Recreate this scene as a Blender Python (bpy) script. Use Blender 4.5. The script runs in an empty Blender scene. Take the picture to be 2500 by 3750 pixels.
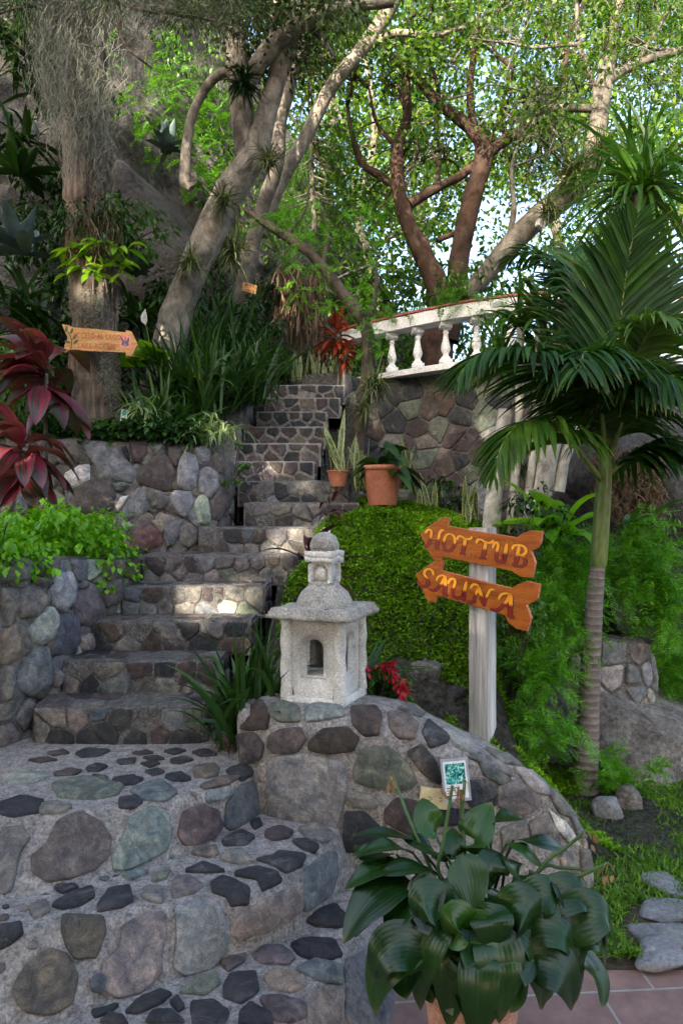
import bpy, math, random
import numpy as np
from mathutils import Vector, Matrix, Euler
from mathutils.bvhtree import BVHTree
rng = np.random.default_rng(11); random.seed(5)
R = math.radians
C = bpy.context.scene.collection
EYE = 1.8; F = 2500.0

# ------------------------------------------------------------------ helpers
def at(px, py, Y): return np.array([(px-1250)/F*Y, Y, EYE-(py-1875)/F*Y])
def atl(pts): return [at(*p) for p in pts]
def unit(a):
    a = np.asarray(a, float); n = np.linalg.norm(a, axis=-1, keepdims=True); n[n == 0] = 1; return a/n
def hsh(i):
    s = np.sin(i[..., 0]*127.1+i[..., 1]*311.7+i[..., 2]*74.7)*43758.5453
    return s-np.floor(s)
def vnoise(p):
    p = np.asarray(p, float); i = np.floor(p); f = p-i; u = f*f*(3-2*f); o = 0
    for a in (0, 1):
        for b in (0, 1):
            for c in (0, 1):
                w = (u[..., 0] if a else 1-u[..., 0])*(u[..., 1] if b else 1-u[..., 1])*(u[..., 2] if c else 1-u[..., 2])
                o = o+w*hsh(i+np.array([a, b, c]))
    return o-.5
def fbm(p, octs=4, rough=.5):
    p = np.asarray(p, float); o = 0; a = 1
    for k in range(octs): o = o+a*vnoise(p*2**k+17.3*k); a *= rough
    return o
def sstep(a, b, x): t = np.clip((x-a)/(b-a), 0, 1); return t*t*(3-2*t)

class M:                                   # collects geometry, links it as ONE mesh object
    def __init__(s): s.v = []; s.f = []; s.uv = []; s.t = []; s.n = 0
    def add(s, v, f, mat=0, uv=None, tint=(.5, .5, .5)):
        v = np.asarray(v, float).reshape(-1, 3); k = len(v)
        s.v.append(v); s.uv.append(np.zeros((k, 2)) if uv is None else np.asarray(uv, float))
        t = np.asarray(tint, float); s.t.append(np.tile(t, (k, 1)) if t.ndim == 1 else t)
        groups = {}
        if isinstance(f, np.ndarray): s.f.append((f+s.n, mat))
        else:
            for q in f: groups.setdefault(len(q), []).append(q)
            for q in groups.values(): s.f.append((np.array(q)+s.n, mat))
        s.n += k; return s
    def build(s, name, mats, parent=None, smooth=True, auto=None):
        v = np.concatenate(s.v); org = np.zeros(3); p = parent
        while p is not None: org += np.array(p.location); p = p.parent
        v = v-org
        me = bpy.data.meshes.new(name)
        idx = np.concatenate([a.ravel() for a, m in s.f]); tot = np.concatenate([np.full(len(a), a.shape[1]) for a, m in s.f])
        mi = np.concatenate([np.full(len(a), m) for a, m in s.f])
        me.vertices.add(len(v)); me.vertices.foreach_set('co', v.astype(np.float32).ravel())
        me.loops.add(len(idx)); me.loops.foreach_set('vertex_index', idx.astype(np.int32))
        me.polygons.add(len(tot)); st = np.concatenate([[0], np.cumsum(tot)[:-1]])
        me.polygons.foreach_set('loop_start', st.astype(np.int32))
        me.update(calc_edges=True)
        for m in (mats if isinstance(mats, (list, tuple)) else [mats]): me.materials.append(m)
        me.polygons.foreach_set('material_index', mi.astype(np.int32))
        me.polygons.foreach_set('use_smooth', np.full(len(tot), smooth))
        uv = np.concatenate(s.uv); ul = me.uv_layers.new(name='UVMap'); ul.data.foreach_set('uv', uv[idx].astype(np.float32).ravel())
        t = np.concatenate(s.t); ca = me.attributes.new('tint', 'FLOAT_COLOR', 'POINT')
        ca.data.foreach_set('color', np.concatenate([t, np.ones((len(t), 1))], 1).astype(np.float32).ravel())
        me.validate(); me.update()
        o = bpy.data.objects.new(name, me); C.objects.link(o)
        if parent is not None: o.parent = parent
        return o

def tag(o, label=None, cat=None, group=None, kind=None):
    if label: o['label'] = label
    if cat: o['category'] = cat
    if group: o['group'] = group
    if kind: o['kind'] = kind
    return o
def thing(name, label, cat, loc=(0, 0, 0), group=None):
    o = bpy.data.objects.new(name, None); C.objects.link(o); o.location = [float(x) for x in loc]; o.empty_display_size = .1
    return tag(o, label, cat, group)
def dup(o, parent=None):
    c = o.copy(); C.objects.link(c); c.parent = parent
    for ch in [x for x in o.children]: dup(ch, c)
    return c

# ------------------------------------------------------------------ geometry kit
def box(m, c, size, rot=0, mat=0, bev=0, tint=(.5, .5, .5), tilt=0):
    c = np.array(c, float); s = np.array(size, float)/2; b = min(bev, s.min()*.45) if bev else 0
    if not b:
        v = np.array([[x, y, z] for z in (-1, 1) for y in (-1, 1) for x in (-1, 1)])*s
        f = [(0, 2, 3, 1), (4, 5, 7, 6), (0, 1, 5, 4), (2, 6, 7, 3), (0, 4, 6, 2), (1, 3, 7, 5)]
    else:
        v = []; ix = {}
        for z in (-1, 1):
            for y in (-1, 1):
                for x in (-1, 1):
                    for a in range(3):
                        q = np.array([x, y, z])*(s-b); q[a] += b*(x, y, z)[a]; ix[x, y, z, a] = len(v); v.append(q)
        f = []
        for a in range(3):
            o = [k for k in range(3) if k != a]
            for sg in (-1, 1):
                q = []
                for d in ((-1, -1), (1, -1), (1, 1), (-1, 1)):
                    k = [0, 0, 0]; k[a] = sg; k[o[0]] = d[0]; k[o[1]] = d[1]; q.append(ix[(*k, a)])
                f.append(q)
                for e in (-1, 1):
                    if True:
                        b2, c2 = o
                        if a < b2:
                            k1 = [0, 0, 0]; k1[a] = sg; k1[b2] = e
                            k0 = k1[:]; k0[c2] = -1; k1[c2] = 1
                            f.append([ix[(*k0, a)], ix[(*k1, a)], ix[(*k1, b2)], ix[(*k0, b2)]])
                        if a < c2:
                            k1 = [0, 0, 0]; k1[a] = sg; k1[c2] = e
                            k0 = k1[:]; k0[b2] = -1; k1[b2] = 1
                            f.append([ix[(*k0, a)], ix[(*k1, a)], ix[(*k1, c2)], ix[(*k0, c2)]])
        for x in (-1, 1):
            for y in (-1, 1):
                for z in (-1, 1): f.append([ix[x, y, z, 0], ix[x, y, z, 1], ix[x, y, z, 2]])
        v = np.array(v)
    if tilt:
        ct, st = math.cos(tilt), math.sin(tilt); v = np.stack([v[:, 0]*ct-v[:, 2]*st, v[:, 1], v[:, 0]*st+v[:, 2]*ct], 1)
    cr, sr = math.cos(rot), math.sin(rot)
    v = np.stack([v[:, 0]*cr-v[:, 1]*sr, v[:, 0]*sr+v[:, 1]*cr, v[:, 2]], 1)+c
    m.add(v, f, mat, tint=tint)
def lathe(m, prof, c=(0, 0, 0), seg=24, mat=0, tint=(.5, .5, .5), noise=0):
    p = np.array(prof, float); a = np.linspace(0, 2*math.pi, seg, endpoint=False)
    v = np.stack([np.outer(p[:, 0], np.cos(a)), np.outer(p[:, 0], np.sin(a)), np.repeat(p[:, 1:2], seg, 1)], -1).reshape(-1, 3)
    if noise: v = v*(1+noise*fbm(v*14, 3)[:, None]*np.array([1, 1, 0]))
    f = [(i*seg+j, i*seg+(j+1) % seg, (i+1)*seg+(j+1) % seg, (i+1)*seg+j) for i in range(len(p)-1) for j in range(seg)]
    m.add(v+np.array(c), np.array(f), mat, tint=tint)
def spline(pts, n=6):
    p = np.array(pts, float)
    if len(p) < 3: return np.array([p[0]+(p[1]-p[0])*t for t in np.linspace(0, 1, n+1)])
    q = np.vstack([2*p[0]-p[1], p, 2*p[-1]-p[-2]]); out = []
    for i in range(1, len(q)-2):
        for t in np.linspace(0, 1, n, endpoint=False):
            out.append(.5*((2*q[i])+(-q[i-1]+q[i+1])*t+(2*q[i-1]-5*q[i]+4*q[i+1]-q[i+2])*t*t+(-q[i-1]+3*q[i]-3*q[i+1]+q[i+2])*t**3))
    out.append(p[-1]); return np.array(out)
def tube(m, pts, rad, seg=8, n=5, mat=0, noise=0, smooth=True, tint=(.5, .5, .5), cap=True, nscale=6, ridge=0):
    P = spline(pts, n) if smooth else np.array(pts, float)
    r = np.interp(np.linspace(0, 1, len(P)), np.linspace(0, 1, len(rad)), rad) if np.ndim(rad) else np.full(len(P), rad)
    T = unit(np.gradient(P, axis=0)); u = unit(np.cross(T[0], [0.31, .9, .2])); U = []
    for t in T: u = unit(u-t*np.dot(u, t)); U.append(u)
    U = np.array(U); W = np.cross(T, U); a = np.linspace(0, 2*math.pi, seg, endpoint=False)
    d = U[:, None]*np.cos(a)[None, :, None]+W[:, None]*np.sin(a)[None, :, None]
    rr = np.repeat(r[:, None], seg, 1)
    if noise: rr = rr*(1+noise*fbm((P[:, None]+d*r[:, None, None])*nscale, 3))
    if ridge: w = P[:, None]+d*r[:, None, None]; rr = rr*(1+ridge*np.sin(a[None]*int(seg/4)+9*fbm(w*[3, 3, 1.2], 3))+ridge*.7*fbm(w*[22, 22, 4], 3))
    v = (P[:, None]+d*rr[..., None]).reshape(-1, 3)
    ln = np.concatenate([[0], np.cumsum(np.linalg.norm(np.diff(P, axis=0), axis=1))])
    uv = np.stack([np.tile(a/(2*math.pi), len(P)), np.repeat(ln, seg)], 1)
    i, j = np.meshgrid(np.arange(len(P)-1), np.arange(seg), indexing='ij'); j2 = (j+1) % seg
    f = np.stack([i*seg+j, i*seg+j2, (i+1)*seg+j2, (i+1)*seg+j], -1).reshape(-1, 4)
    m.add(v, f, mat, uv, tint)
    if cap:
        k = (len(P)-1)*seg; m.add(v[k:], [list(range(seg))], mat, uv[k:], tint)
PROF = {
 'leaf': lambda t: np.sin(math.pi*np.clip(t, 0, 1)**.75)**.85,
 'blade': lambda t: np.where(t < .12, .12, np.sin(math.pi*np.clip((t-.1)/.9, 0, 1)**.85)**.8),
 'strap': lambda t: np.minimum(1, .55+1.5*t)*np.clip(1-t**5, 0, 1),
 'spike': lambda t: np.clip(1-t**1.6, 0, 1),
 'sword': lambda t: np.minimum(1, .5+2*t)*np.clip(1-t**3.5, 0, 1),
 'agave': lambda t: (.55+1.2*t)*np.clip(1-t**2.6, 0, 1)*1.1,
 'round': lambda t: np.sqrt(np.clip(1-(2*t-1)**2, 0, 1)),
}
def leaves(m, P, D, L, W, seg=4, bend=.6, prof='leaf', fold=.12, mat=0, U=None, wave=0, tint=(.5, .5, .5)):
    P = np.asarray(P, float).reshape(-1, 3); N = len(P); D = unit(np.broadcast_to(np.asarray(D, float), P.shape))
    L = np.broadcast_to(L, N).astype(float); W = np.broadcast_to(W, N).astype(float); bend = np.broadcast_to(bend, N).astype(float)
    if U is None: U = np.tile([0, 0, 1.], (N, 1))+rng.normal(0, .25, (N, 3))
    S = unit(np.cross(D, U)); pos = P.copy(); V = []; ts = np.linspace(0, 1, seg+1); pr = PROF[prof](ts)
    for k, t in enumerate(ts):
        d = unit(D+np.array([0, 0, -1])*(bend*t*1.6)[:, None])
        if k: pos = pos+d*(L/seg)[:, None]
        n = np.cross(S, d); w = (W*max(pr[k], .02)/2)[:, None]
        wv = (wave*W*np.sin(t*9+np.arange(N)))[:, None]*n*min(1, 4*t) if wave else 0
        V += [pos-S*w+n*w*fold*2+wv, pos, pos+S*w+n*w*fold*2-wv]
    V = np.stack(V, 1)
    uv = np.array([[u, t] for t in ts for u in (0, .5, 1)])
    q = np.array([[3*k+a, 3*k+a+1, 3*k+a+4, 3*k+a+3] for k in range(seg) for a in (0, 1)])
    f = (q[None]+(np.arange(N)*3*(seg+1))[:, None, None]).reshape(-1, 4)
    m.add(V.reshape(-1, 3), f, mat, np.tile(uv, (N, 1)), tint)
def quads(m, P, D, L, W, mat=0, U=None):
    P = np.asarray(P, float); N = len(P); D = unit(D); U = rng.normal(0, 1, (N, 3)) if U is None else U
    S = unit(np.cross(D, U)); L = np.broadcast_to(L, N)[:, None]; W = np.broadcast_to(W, N)[:, None]
    V = np.stack([P, P+D*L*.45+S*W/2, P+D*L, P+D*L*.45-S*W/2], 1)
    f = np.arange(4*N).reshape(-1, 4); uv = np.tile([[.5, 0], [0, .5], [.5, 1], [1, .5]], (N, 1))
    m.add(V.reshape(-1, 3), f, mat, uv)
def compound(m, P, D, L, npair, ll, lw, bend=.8, mat=0, fan=.5, taper=True):      # pinnate leaves of small leaflets
    P = np.asarray(P, float); N = len(P); D = unit(D); L = np.broadcast_to(L, N).astype(float)
    U = np.tile([0, 0, 1.], (N, 1))+rng.normal(0, .35, (N, 3)); S = unit(np.cross(D, U)); pos = P.copy(); bend = np.broadcast_to(bend, N)
    for k in range(npair):
        t = (k+1)/npair; d = unit(D+np.array([0, 0, -1])*(bend*t*1.5)[:, None]); pos = pos+d*(L/npair)[:, None]
        sz = (math.sin(math.pi*min(.93, t*.85+.12)) if taper else 1)
        for sg in (-1, 1):
            e = unit(S*sg+d*fan+rng.normal(0, .12, (N, 3)))
            quads(m, pos, e, ll*sz, lw*sz, mat, U=np.cross(S, d)+rng.normal(0, .2, (N, 3)))
def sph(n, up=None):
    d = unit(rng.normal(0, 1, (n, 3)))
    if up is not None: d[:, 2] = np.abs(d[:, 2])*(1-up)+up; d = unit(d)
    return d
def fan(n, lo, hi, az=(0, 2*math.pi)):
    a = rng.uniform(*az, n); e = rng.uniform(R(lo), R(hi), n)
    return np.stack([np.cos(a)*np.cos(e), np.sin(a)*np.cos(e), np.sin(e)], 1)
def clumps(m, cs, rad, nleaf, L, W, mat=0, flat=.7, kind='quad'):
    cs = np.asarray(cs, float); n = len(cs); rad = np.broadcast_to(rad, n)
    d = rng.normal(0, 1, (n, nleaf, 3)); d = d/np.linalg.norm(d, axis=2, keepdims=True)*rng.uniform(.15, 1, (n, nleaf, 1))**.6
    p = cs[:, None]+d*rad[:, None, None]*np.array([1, 1, flat]); p = p.reshape(-1, 3); k = len(p)
    D = unit(d.reshape(-1, 3)+rng.normal(0, .6, (k, 3))+[0, 0, -.35])
    if kind == 'quad': quads(m, p, D, L*rng.uniform(.6, 1.25, k), W*rng.uniform(.6, 1.25, k), mat)
    elif kind == 'leaf': leaves(m, p, D, L*rng.uniform(.6, 1.25, k), W*rng.uniform(.7, 1.2, k), 2, .5, 'leaf', .15, mat)
def grow(m, p, d, ln, r, depth, tips, up=.15, spread=.7, kids=3):
    p = np.array(p, float); d = unit(d); a = p; pts = [p]
    for k in range(3):
        d = unit(d+rng.normal(0, .18, 3)+np.array([0, 0, up*.3])); a = a+d*ln/3; pts.append(a)
    tube(m, pts, [r, r*.6], 5 if r < .03 else 7, 2, noise=.2)
    tips.append(a)
    if depth <= 1: tips.append(pts[2]); return
    for k in range(kids):
        q = pts[1+k % 3]+(a-pts[2])*.0
        nd = unit(d+rng.normal(0, spread, 3)+np.array([0, 0, up])); grow(m, q, nd, ln*rng.uniform(.55, .8), r*.5, depth-1, tips, up, spread, kids)
def grid(m, fn, nu, nv, mat=0, tint=(.5, .5, .5)):
    u, v = np.meshgrid(np.linspace(0, 1, nu), np.linspace(0, 1, nv), indexing='ij')
    p = fn(u.ravel(), v.ravel()); i, j = np.meshgrid(np.arange(nu-1), np.arange(nv-1), indexing='ij')
    f = np.stack([i*nv+j, (i+1)*nv+j, (i+1)*nv+j+1, i*nv+j+1], -1).reshape(-1, 4)
    m.add(p, f, mat, np.stack([u.ravel(), v.ravel()], 1), tint); return p, f
def prism(m, poly, y0, y1, xf, mat=0, bev=.004, mat_side=None):     # poly (a,b) in the plate's own plane, extruded along its normal
    p = np.array(poly, float); n = len(p); c = p.mean(0)
    e = unit(p-c)*bev
    L = [(p-e, y0), (p, y0+bev), (p, y1-bev), (p-e, y1)]
    v = np.array([xf(a, b, y) for q, y in L for a, b in q])
    f = [(i*n+j, i*n+(j+1) % n, (i+1)*n+(j+1) % n, (i+1)*n+j) for i in range(3) for j in range(n)]
    m.add(v, np.array(f), mat if mat_side is None else mat_side)
    m.add(v[:n], [list(range(n))[::-1]], mat); m.add(v[3*n:], [list(range(n))], mat)
def rock(m, c, size, seed=0, mat=0, sub=3, amp=.35, tint=(.3, .29, .28), sq=.75, cut=0):
    import bmesh
    bm = bmesh.new(); bmesh.ops.create_icosphere(bm, subdivisions=sub, radius=1); bm.verts.ensure_lookup_table()
    v = np.array([x.co[:] for x in bm.verts]); f = np.array([[x.index for x in q.verts] for q in bm.faces]); bm.free()
    rg = np.random.default_rng(seed); v = np.sign(v)*np.abs(v)**sq
    for k in range(7+cut):
        n = unit(rg.normal(0, 1, 3)); d = rg.uniform(.6, .95); s = v@n-d; v = v-np.outer(np.maximum(s, 0), n)*.92
    v = v*(1+amp*fbm(v*1.3+seed*7.1, 4)[:, None]+amp*.25*fbm(v*6+seed*3.1, 3)[:, None])
    m.add(v*np.array(size)+np.array(c), f, mat, tint=tint)

# ------------------------------------------------------------------ materials (procedural)
def nodes(name):
    m = bpy.data.materials.new(name); m.use_nodes = True; n = m.node_tree.nodes; l = m.node_tree.links
    return m, n, l, n['Principled BSDF']
def ramp(n, stops, interp='LINEAR'):
    r = n.new('ShaderNodeValToRGB'); r.color_ramp.interpolation = interp; e = r.color_ramp.elements
    while len(e) < len(stops): e.new(.5)
    for k, (p, c) in enumerate(stops): e[k].position = p; e[k].color = (*c, 1)
    return r
def noise_n(n, l, scale, detail=6, rough=.6, coord='Object', mp=None, dist=0):
    t = n.new('ShaderNodeTexCoord'); x = n.new('ShaderNodeTexNoise'); x.inputs['Scale'].default_value = scale
    x.inputs['Detail'].default_value = detail; x.inputs['Roughness'].default_value = rough; x.inputs['Distortion'].default_value = dist
    if mp:
        g = n.new('ShaderNodeMapping'); g.inputs['Scale'].default_value = mp; l.new(t.outputs[coord], g.inputs[0]); l.new(g.outputs[0], x.inputs['Vector'])
    else: l.new(t.outputs[coord], x.inputs['Vector'])
    return x
def bump(n, l, b, src, strength=.5, dist=.01, prev=None):
    k = n.new('ShaderNodeBump'); k.inputs['Strength'].default_value = strength; k.inputs['Distance'].default_value = dist
    l.new(src, k.inputs['Height'])
    if prev: l.new(prev, k.inputs['Normal'])
    l.new(k.outputs[0], b.inputs['Normal']); return k.outputs[0]
def mixc(n, l, fac, a, b, mode='MIX'):
    x = n.new('ShaderNodeMix'); x.data_type = 'RGBA'; x.blend_type = mode
    for s, v in ((x.inputs[0], fac), (x.inputs[6], a), (x.inputs[7], b)):
        if isinstance(v, (int, float)): s.default_value = v
        elif isinstance(v, tuple): s.default_value = (*v, 1)
        else: l.new(v, s)
    return x.outputs[2]
def m_surface(name, c1, c2, scale=8, rough=.85, bs=.5, bd=.01, fine=60, c3=None, mp=None, spec=.3, fc=(.55, 1.25)):
    m, n, l, b = nodes(name); a = noise_n(n, l, scale, 8, .65, mp=mp); st = [(.32, c1), (.62, c2)]
    if c3: st.append((.76, c3))
    r = ramp(n, st); l.new(a.outputs[0], r.inputs[0])
    g = noise_n(n, l, fine, 6, .7, mp=mp); rr = ramp(n, [(.32, (fc[0],)*3), (.68, (fc[1],)*3)]); l.new(g.outputs[0], rr.inputs[0])
    l.new(mixc(n, l, 1., r.outputs[0], rr.outputs[0], 'MULTIPLY'), b.inputs['Base Color'])
    b.inputs['Roughness'].default_value = rough; b.inputs['Specular IOR Level'].default_value = spec
    p = bump(n, l, b, a.outputs[0], bs, bd*3); bump(n, l, b, g.outputs[0], bs, bd, p); return m
def m_tint(name, rough=.8, fine=90, gain=1.0):        # stones: own colour per stone, mottled
    m, n, l, b = nodes(name); at_ = n.new('ShaderNodeAttribute'); at_.attribute_name = 'tint'
    a = noise_n(n, l, 16, 10, .78, dist=.6); r = ramp(n, [(.30, (.42, .42, .44)), (.48, (.9, .9, .9)), (.66, (1.75, 1.7, 1.62))]); l.new(a.outputs[0], r.inputs[0])
    g = noise_n(n, l, fine*2, 5, .8); r2 = ramp(n, [(.3, (.6,)*3), (.7, (1.4,)*3)]); l.new(g.outputs[0], r2.inputs[0])
    c = mixc(n, l, 1., at_.outputs['Color'], r.outputs[0], 'MULTIPLY'); c = mixc(n, l, 1., c, r2.outputs[0], 'MULTIPLY')
    w = noise_n(n, l, 5, 9, .75, dist=1.2); r3 = ramp(n, [(.56, (0, 0, 0)), (.70, (.5, .5, .5))]); l.new(w.outputs[0], r3.inputs[0])
    c = mixc(n, l, r3.outputs[0], c, (.30, .29, .27)); h = noise_n(n, l, 9, 8, .7, dist=1.5); r4 = ramp(n, [(.36, (.55, .60, .70)), (.47, (.95, .95, .95)), (.54, (1.0, .98, .95)), (.66, (1.55, 1.42, 1.25))]); l.new(h.outputs[0], r4.inputs[0]); c = mixc(n, l, 1., c, r4.outputs[0], 'MULTIPLY'); l.new(c, b.inputs['Base Color'])
    b.inputs['Roughness'].default_value = rough; b.inputs['Specular IOR Level'].default_value = .35
    p = bump(n, l, b, a.outputs[0], .8, .03); bump(n, l, b, g.outputs[0], .5, .006, p); return m
def m_leaf(name, cols, rough=.45, trans=.3, vein=.25, spec=.4, stripe=None, edge=None, patch=0, objr=False, tip=0):
    cols = [(r*.92, g*1.0, b*.5) if g > max(r, b) else (r, g, b) for r, g, b in cols]; m, n, l, b = nodes(name); g = n.new('ShaderNodeNewGeometry'); k = len(cols)
    r = ramp(n, [(i/max(1, k-1), c) for i, c in enumerate(cols)]); l.new(n.new('ShaderNodeObjectInfo').outputs['Random'] if objr else g.outputs['Random Per Island'], r.inputs[0]); c = r.outputs[0]
    t = n.new('ShaderNodeTexCoord'); s = n.new('ShaderNodeSeparateXYZ'); l.new(t.outputs['UV'], s.inputs[0])
    if vein:
        v = ramp(n, [(.0, (0,)*3), (.45, (0,)*3), (.5, (vein,)*3), (.55, (0,)*3)]); l.new(s.outputs[0], v.inputs[0])
        c = mixc(n, l, v.outputs[0], c, tuple(min(1, x*1.6+.05) for x in cols[-1]))
    if edge:
        e = ramp(n, [(0, (1,)*3), (.14, (1,)*3), (.22, (0,)*3), (.78, (0,)*3), (.86, (1,)*3)]); l.new(s.outputs[0], e.inputs[0]); c = mixc(n, l, e.outputs[0], c, edge)
    if stripe:
        w = n.new('ShaderNodeTexNoise'); w.inputs['Scale'].default_value = 3; mp = n.new('ShaderNodeMapping'); mp.inputs['Scale'].default_value = stripe[1]
        l.new(t.outputs['UV'], mp.inputs[0]); l.new(mp.outputs[0], w.inputs['Vector']); e = ramp(n, [(.45, (0,)*3), (.58, (1,)*3)]); l.new(w.outputs[0], e.inputs[0]); c = mixc(n, l, e.outputs[0], c, stripe[0])
    
    if tip:
        tn = noise_n(n, l, 14, 4, .6); ta = n.new('ShaderNodeMath'); ta.operation = 'MULTIPLY_ADD'; l.new(tn.outputs[0], ta.inputs[0]); ta.inputs[1].default_value = .35; l.new(s.outputs[1], ta.inputs[2]); tr_ = ramp(n, [(1.06-.0, (0, 0, 0)), (1.0, (0, 0, 0))]); tr_.color_ramp.elements[0].position = .0; mr = n.new('ShaderNodeMapRange'); mr.inputs[1].default_value = 1.08; mr.inputs[2].default_value = 1.20; mr.inputs[4].default_value = tip; l.new(ta.outputs[0], mr.inputs[0]); c = mixc(n, l, mr.outputs[0], c, (.22, .15, .05))
    if patch:
        pn = noise_n(n, l, patch, 5, .65, dist=.5); pr = ramp(n, [(.32, (.62, .64, .55)), (.5, (1, 1, 1)), (.68, (1.45, 1.28, 1.1))]); l.new(pn.outputs[0], pr.inputs[0]); c = mixc(n, l, 1., c, pr.outputs[0], 'MULTIPLY')
    o = noise_n(n, l, 9, 3, .6); r2 = ramp(n, [(.3, (.72,)*3), (.7, (1.2,)*3)]); l.new(o.outputs[0], r2.inputs[0]); c = mixc(n, l, 1., c, r2.outputs[0], 'MULTIPLY')
    l.new(c, b.inputs['Base Color']); b.inputs['Roughness'].default_value = rough; b.inputs['Specular IOR Level'].default_value = spec
    w2 = n.new('ShaderNodeTexWave'); w2.bands_direction = 'X'; w2.inputs['Scale'].default_value = 3.2; w2.inputs['Distortion'].default_value = .3; l.new(t.outputs['UV'], w2.inputs['Vector'])
    bump(n, l, b, w2.outputs[0], .10, .003)
    if trans:
        tr = n.new('ShaderNodeBsdfTranslucent'); x = n.new('ShaderNodeMixShader'); x.inputs[0].default_value = trans
        l.new(mixc(n, l, 1., c, (1.5, 1.55, .7), 'MULTIPLY'), tr.inputs[0]); l.new(b.outputs[0], x.inputs[1]); l.new(tr.outputs[0], x.inputs[2])
        l.new(x.outputs[0], n['Material Output'].inputs[0])
    return m
def m_bark(name, c1, c2, scale=10, stretch=.25, bs=.7, bd=.02, c3=None):
    m, n, l, b = nodes(name); a = noise_n(n, l, scale, 8, .7, mp=(1, 1, stretch), dist=.6)
    st = [(.3, c1), (.65, c2)]
    if c3: st.append((.75, c3))
    r = ramp(n, st); l.new(a.outputs[0], r.inputs[0]); g = noise_n(n, l, 5, 7, .7, dist=.8); r2 = ramp(n, [(.36, (.42, .42, .42)), (.5, (.95, .95, .93)), (.64, (1.4, 1.38, 1.3))]); l.new(g.outputs[0], r2.inputs[0])
    l.new(mixc(n, l, 1., r.outputs[0], r2.outputs[0], 'MULTIPLY'), b.inputs['Base Color']); b.inputs['Roughness'].default_value = .9; b.inputs['Specular IOR Level'].default_value = .2
    p = bump(n, l, b, a.outputs[0], bs, bd); f = noise_n(n, l, 70, 5, .7, mp=(1, 1, .5)); bump(n, l, b, f.outputs[0], bs*.6, bd*.25, p); return m
def m_plain(name, c, rough=.6, emit=0, spec=.4):
    m, n, l, b = nodes(name); a = noise_n(n, l, 30, 5, .6); r = ramp(n, [(.3, tuple(x*.8 for x in c)), (.7, tuple(min(1, x*1.12) for x in c))]); l.new(a.outputs[0], r.inputs[0])
    l.new(r.outputs[0], b.inputs['Base Color']); b.inputs['Roughness'].default_value = rough; b.inputs['Specular IOR Level'].default_value = spec; bump(n, l, b, a.outputs[0], .15, .003); return m

STONE = m_tint('stone')
MORTAR3 = m_surface('grey_mortar', (.13, .122, .115), (.29, .272, .255), 22, .95, 1, .01, 80, (.34, .32, .3), fc=(.4, 1.45))
MORTAR = m_surface('mortar', (.23, .212, .20), (.50, .462, .435), 24, .95, 1, .014, 85, (.54, .51, .49), fc=(.40, 1.45))
MORTAR2 = m_surface('weathered_mortar', (.085, .08, .077), (.19, .18, .17), 20, .95, 1, .014, 70, (.26, .25, .235), fc=(.35, 1.5))
SAND = m_surface('carved_stone', (.36, .345, .315), (.68, .66, .62), 5, .95, .4, .0026, 110, (.27, .255, .215), fc=(.5, 1.3))
SANDD = m_surface('lichened_stone', (.20, .185, .155), (.40, .38, .335), 11, .95, .5, .004, 110, (.12, .11, .09), fc=(.35, 1.4))
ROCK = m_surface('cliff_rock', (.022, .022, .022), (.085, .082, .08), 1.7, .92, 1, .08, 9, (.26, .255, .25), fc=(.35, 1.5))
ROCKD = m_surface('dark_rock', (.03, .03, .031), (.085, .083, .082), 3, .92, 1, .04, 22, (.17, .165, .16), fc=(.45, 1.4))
BOULD = m_surface('boulder_rock', (.10, .09, .087), (.25, .235, .22), 5, .95, 1, .03, 32, (.4, .385, .37), fc=(.4, 1.5))
SOIL = m_surface('soil', (.025, .018, .013), (.07, .05, .038), 9, 1, .9, .02, 90)
MOSSY = m_surface('mossy_earth', (.055, .052, .042), (.15, .145, .115), 7, 1, 1, .03, 28, (.24, .23, .21), fc=(.35, 1.5))
LAWN = m_surface('lawn_soil', (.04, .04, .018), (.075, .055, .04), 2.5, 1, .8, .02, 70, (.06, .08, .02))
TERRA = m_surface('terracotta', (.30, .10, .055), (.42, .16, .09), 6, .8, .3, .004, 90)
TERRAL = m_surface('pale_terracotta', (.38, .19, .13), (.52, .28, .2), 6, .85, .3, .004, 90)
WHITE = m_surface('white_paint', (.62, .62, .63), (.80, .80, .80), 4, .6, .15, .003, 60)
REDTILE = m_surface('red_tile', (.22, .06, .04), (.33, .11, .08), 6, .6, .3, .004, 60)
GREYWOOD = m_surface('weathered_wood', (.27, .255, .235), (.56, .54, .51), 7, .85, .5, .004, 60, mp=(1, 1, .06))
BARK_CY = m_bark('fibrous_bark', (.05, .036, .029), (.19, .148, .12), 24, .10, 1, .04)
BARK_PALE = m_bark('pale_bark', (.075, .066, .056), (.27, .24, .205), 11, .55, 1, .03, (.46, .43, .38))
BARK_RED = m_bark('red_bark', (.02, .014, .011), (.058, .034, .026), 8, .5, .8, .02, (.17, .062, .04))
BARK_DK = m_bark('dark_bark', (.035, .028, .022), (.10, .082, .065), 12, .3, .9, .02)
BARK_GY = m_bark('grey_bark', (.05, .044, .038), (.15, .135, .118), 12, .4, .7, .015)
MOSSGREY = m_plain('spanish_moss', (.20, .21, .175), .95, spec=.1)
PAL = dict(CH=(.036, .038, .044), DK=(.03, .03, .035), PU=(.105, .083, .087), PUG=(.135, .122, .125), PUD=(.06, .048, .05), BR=(.068, .054, .046), BRL=(.125, .107, .092),
 BLG=(.16, .17, .185), BLL=(.26, .27, .30), BLD=(.095, .11, .135), LB=(.21, .235, .24), LBD=(.125, .15, .155), GR=(.12, .135, .11), GRL=(.30, .34, .29), TN=(.25, .205, .165),
 PK=(.225, .195, .185), GY=(.17, .16, .15), GYL=(.30, .29, .275), WH=(.6, .6, .56), RED=(.15, .075, .07))
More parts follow.
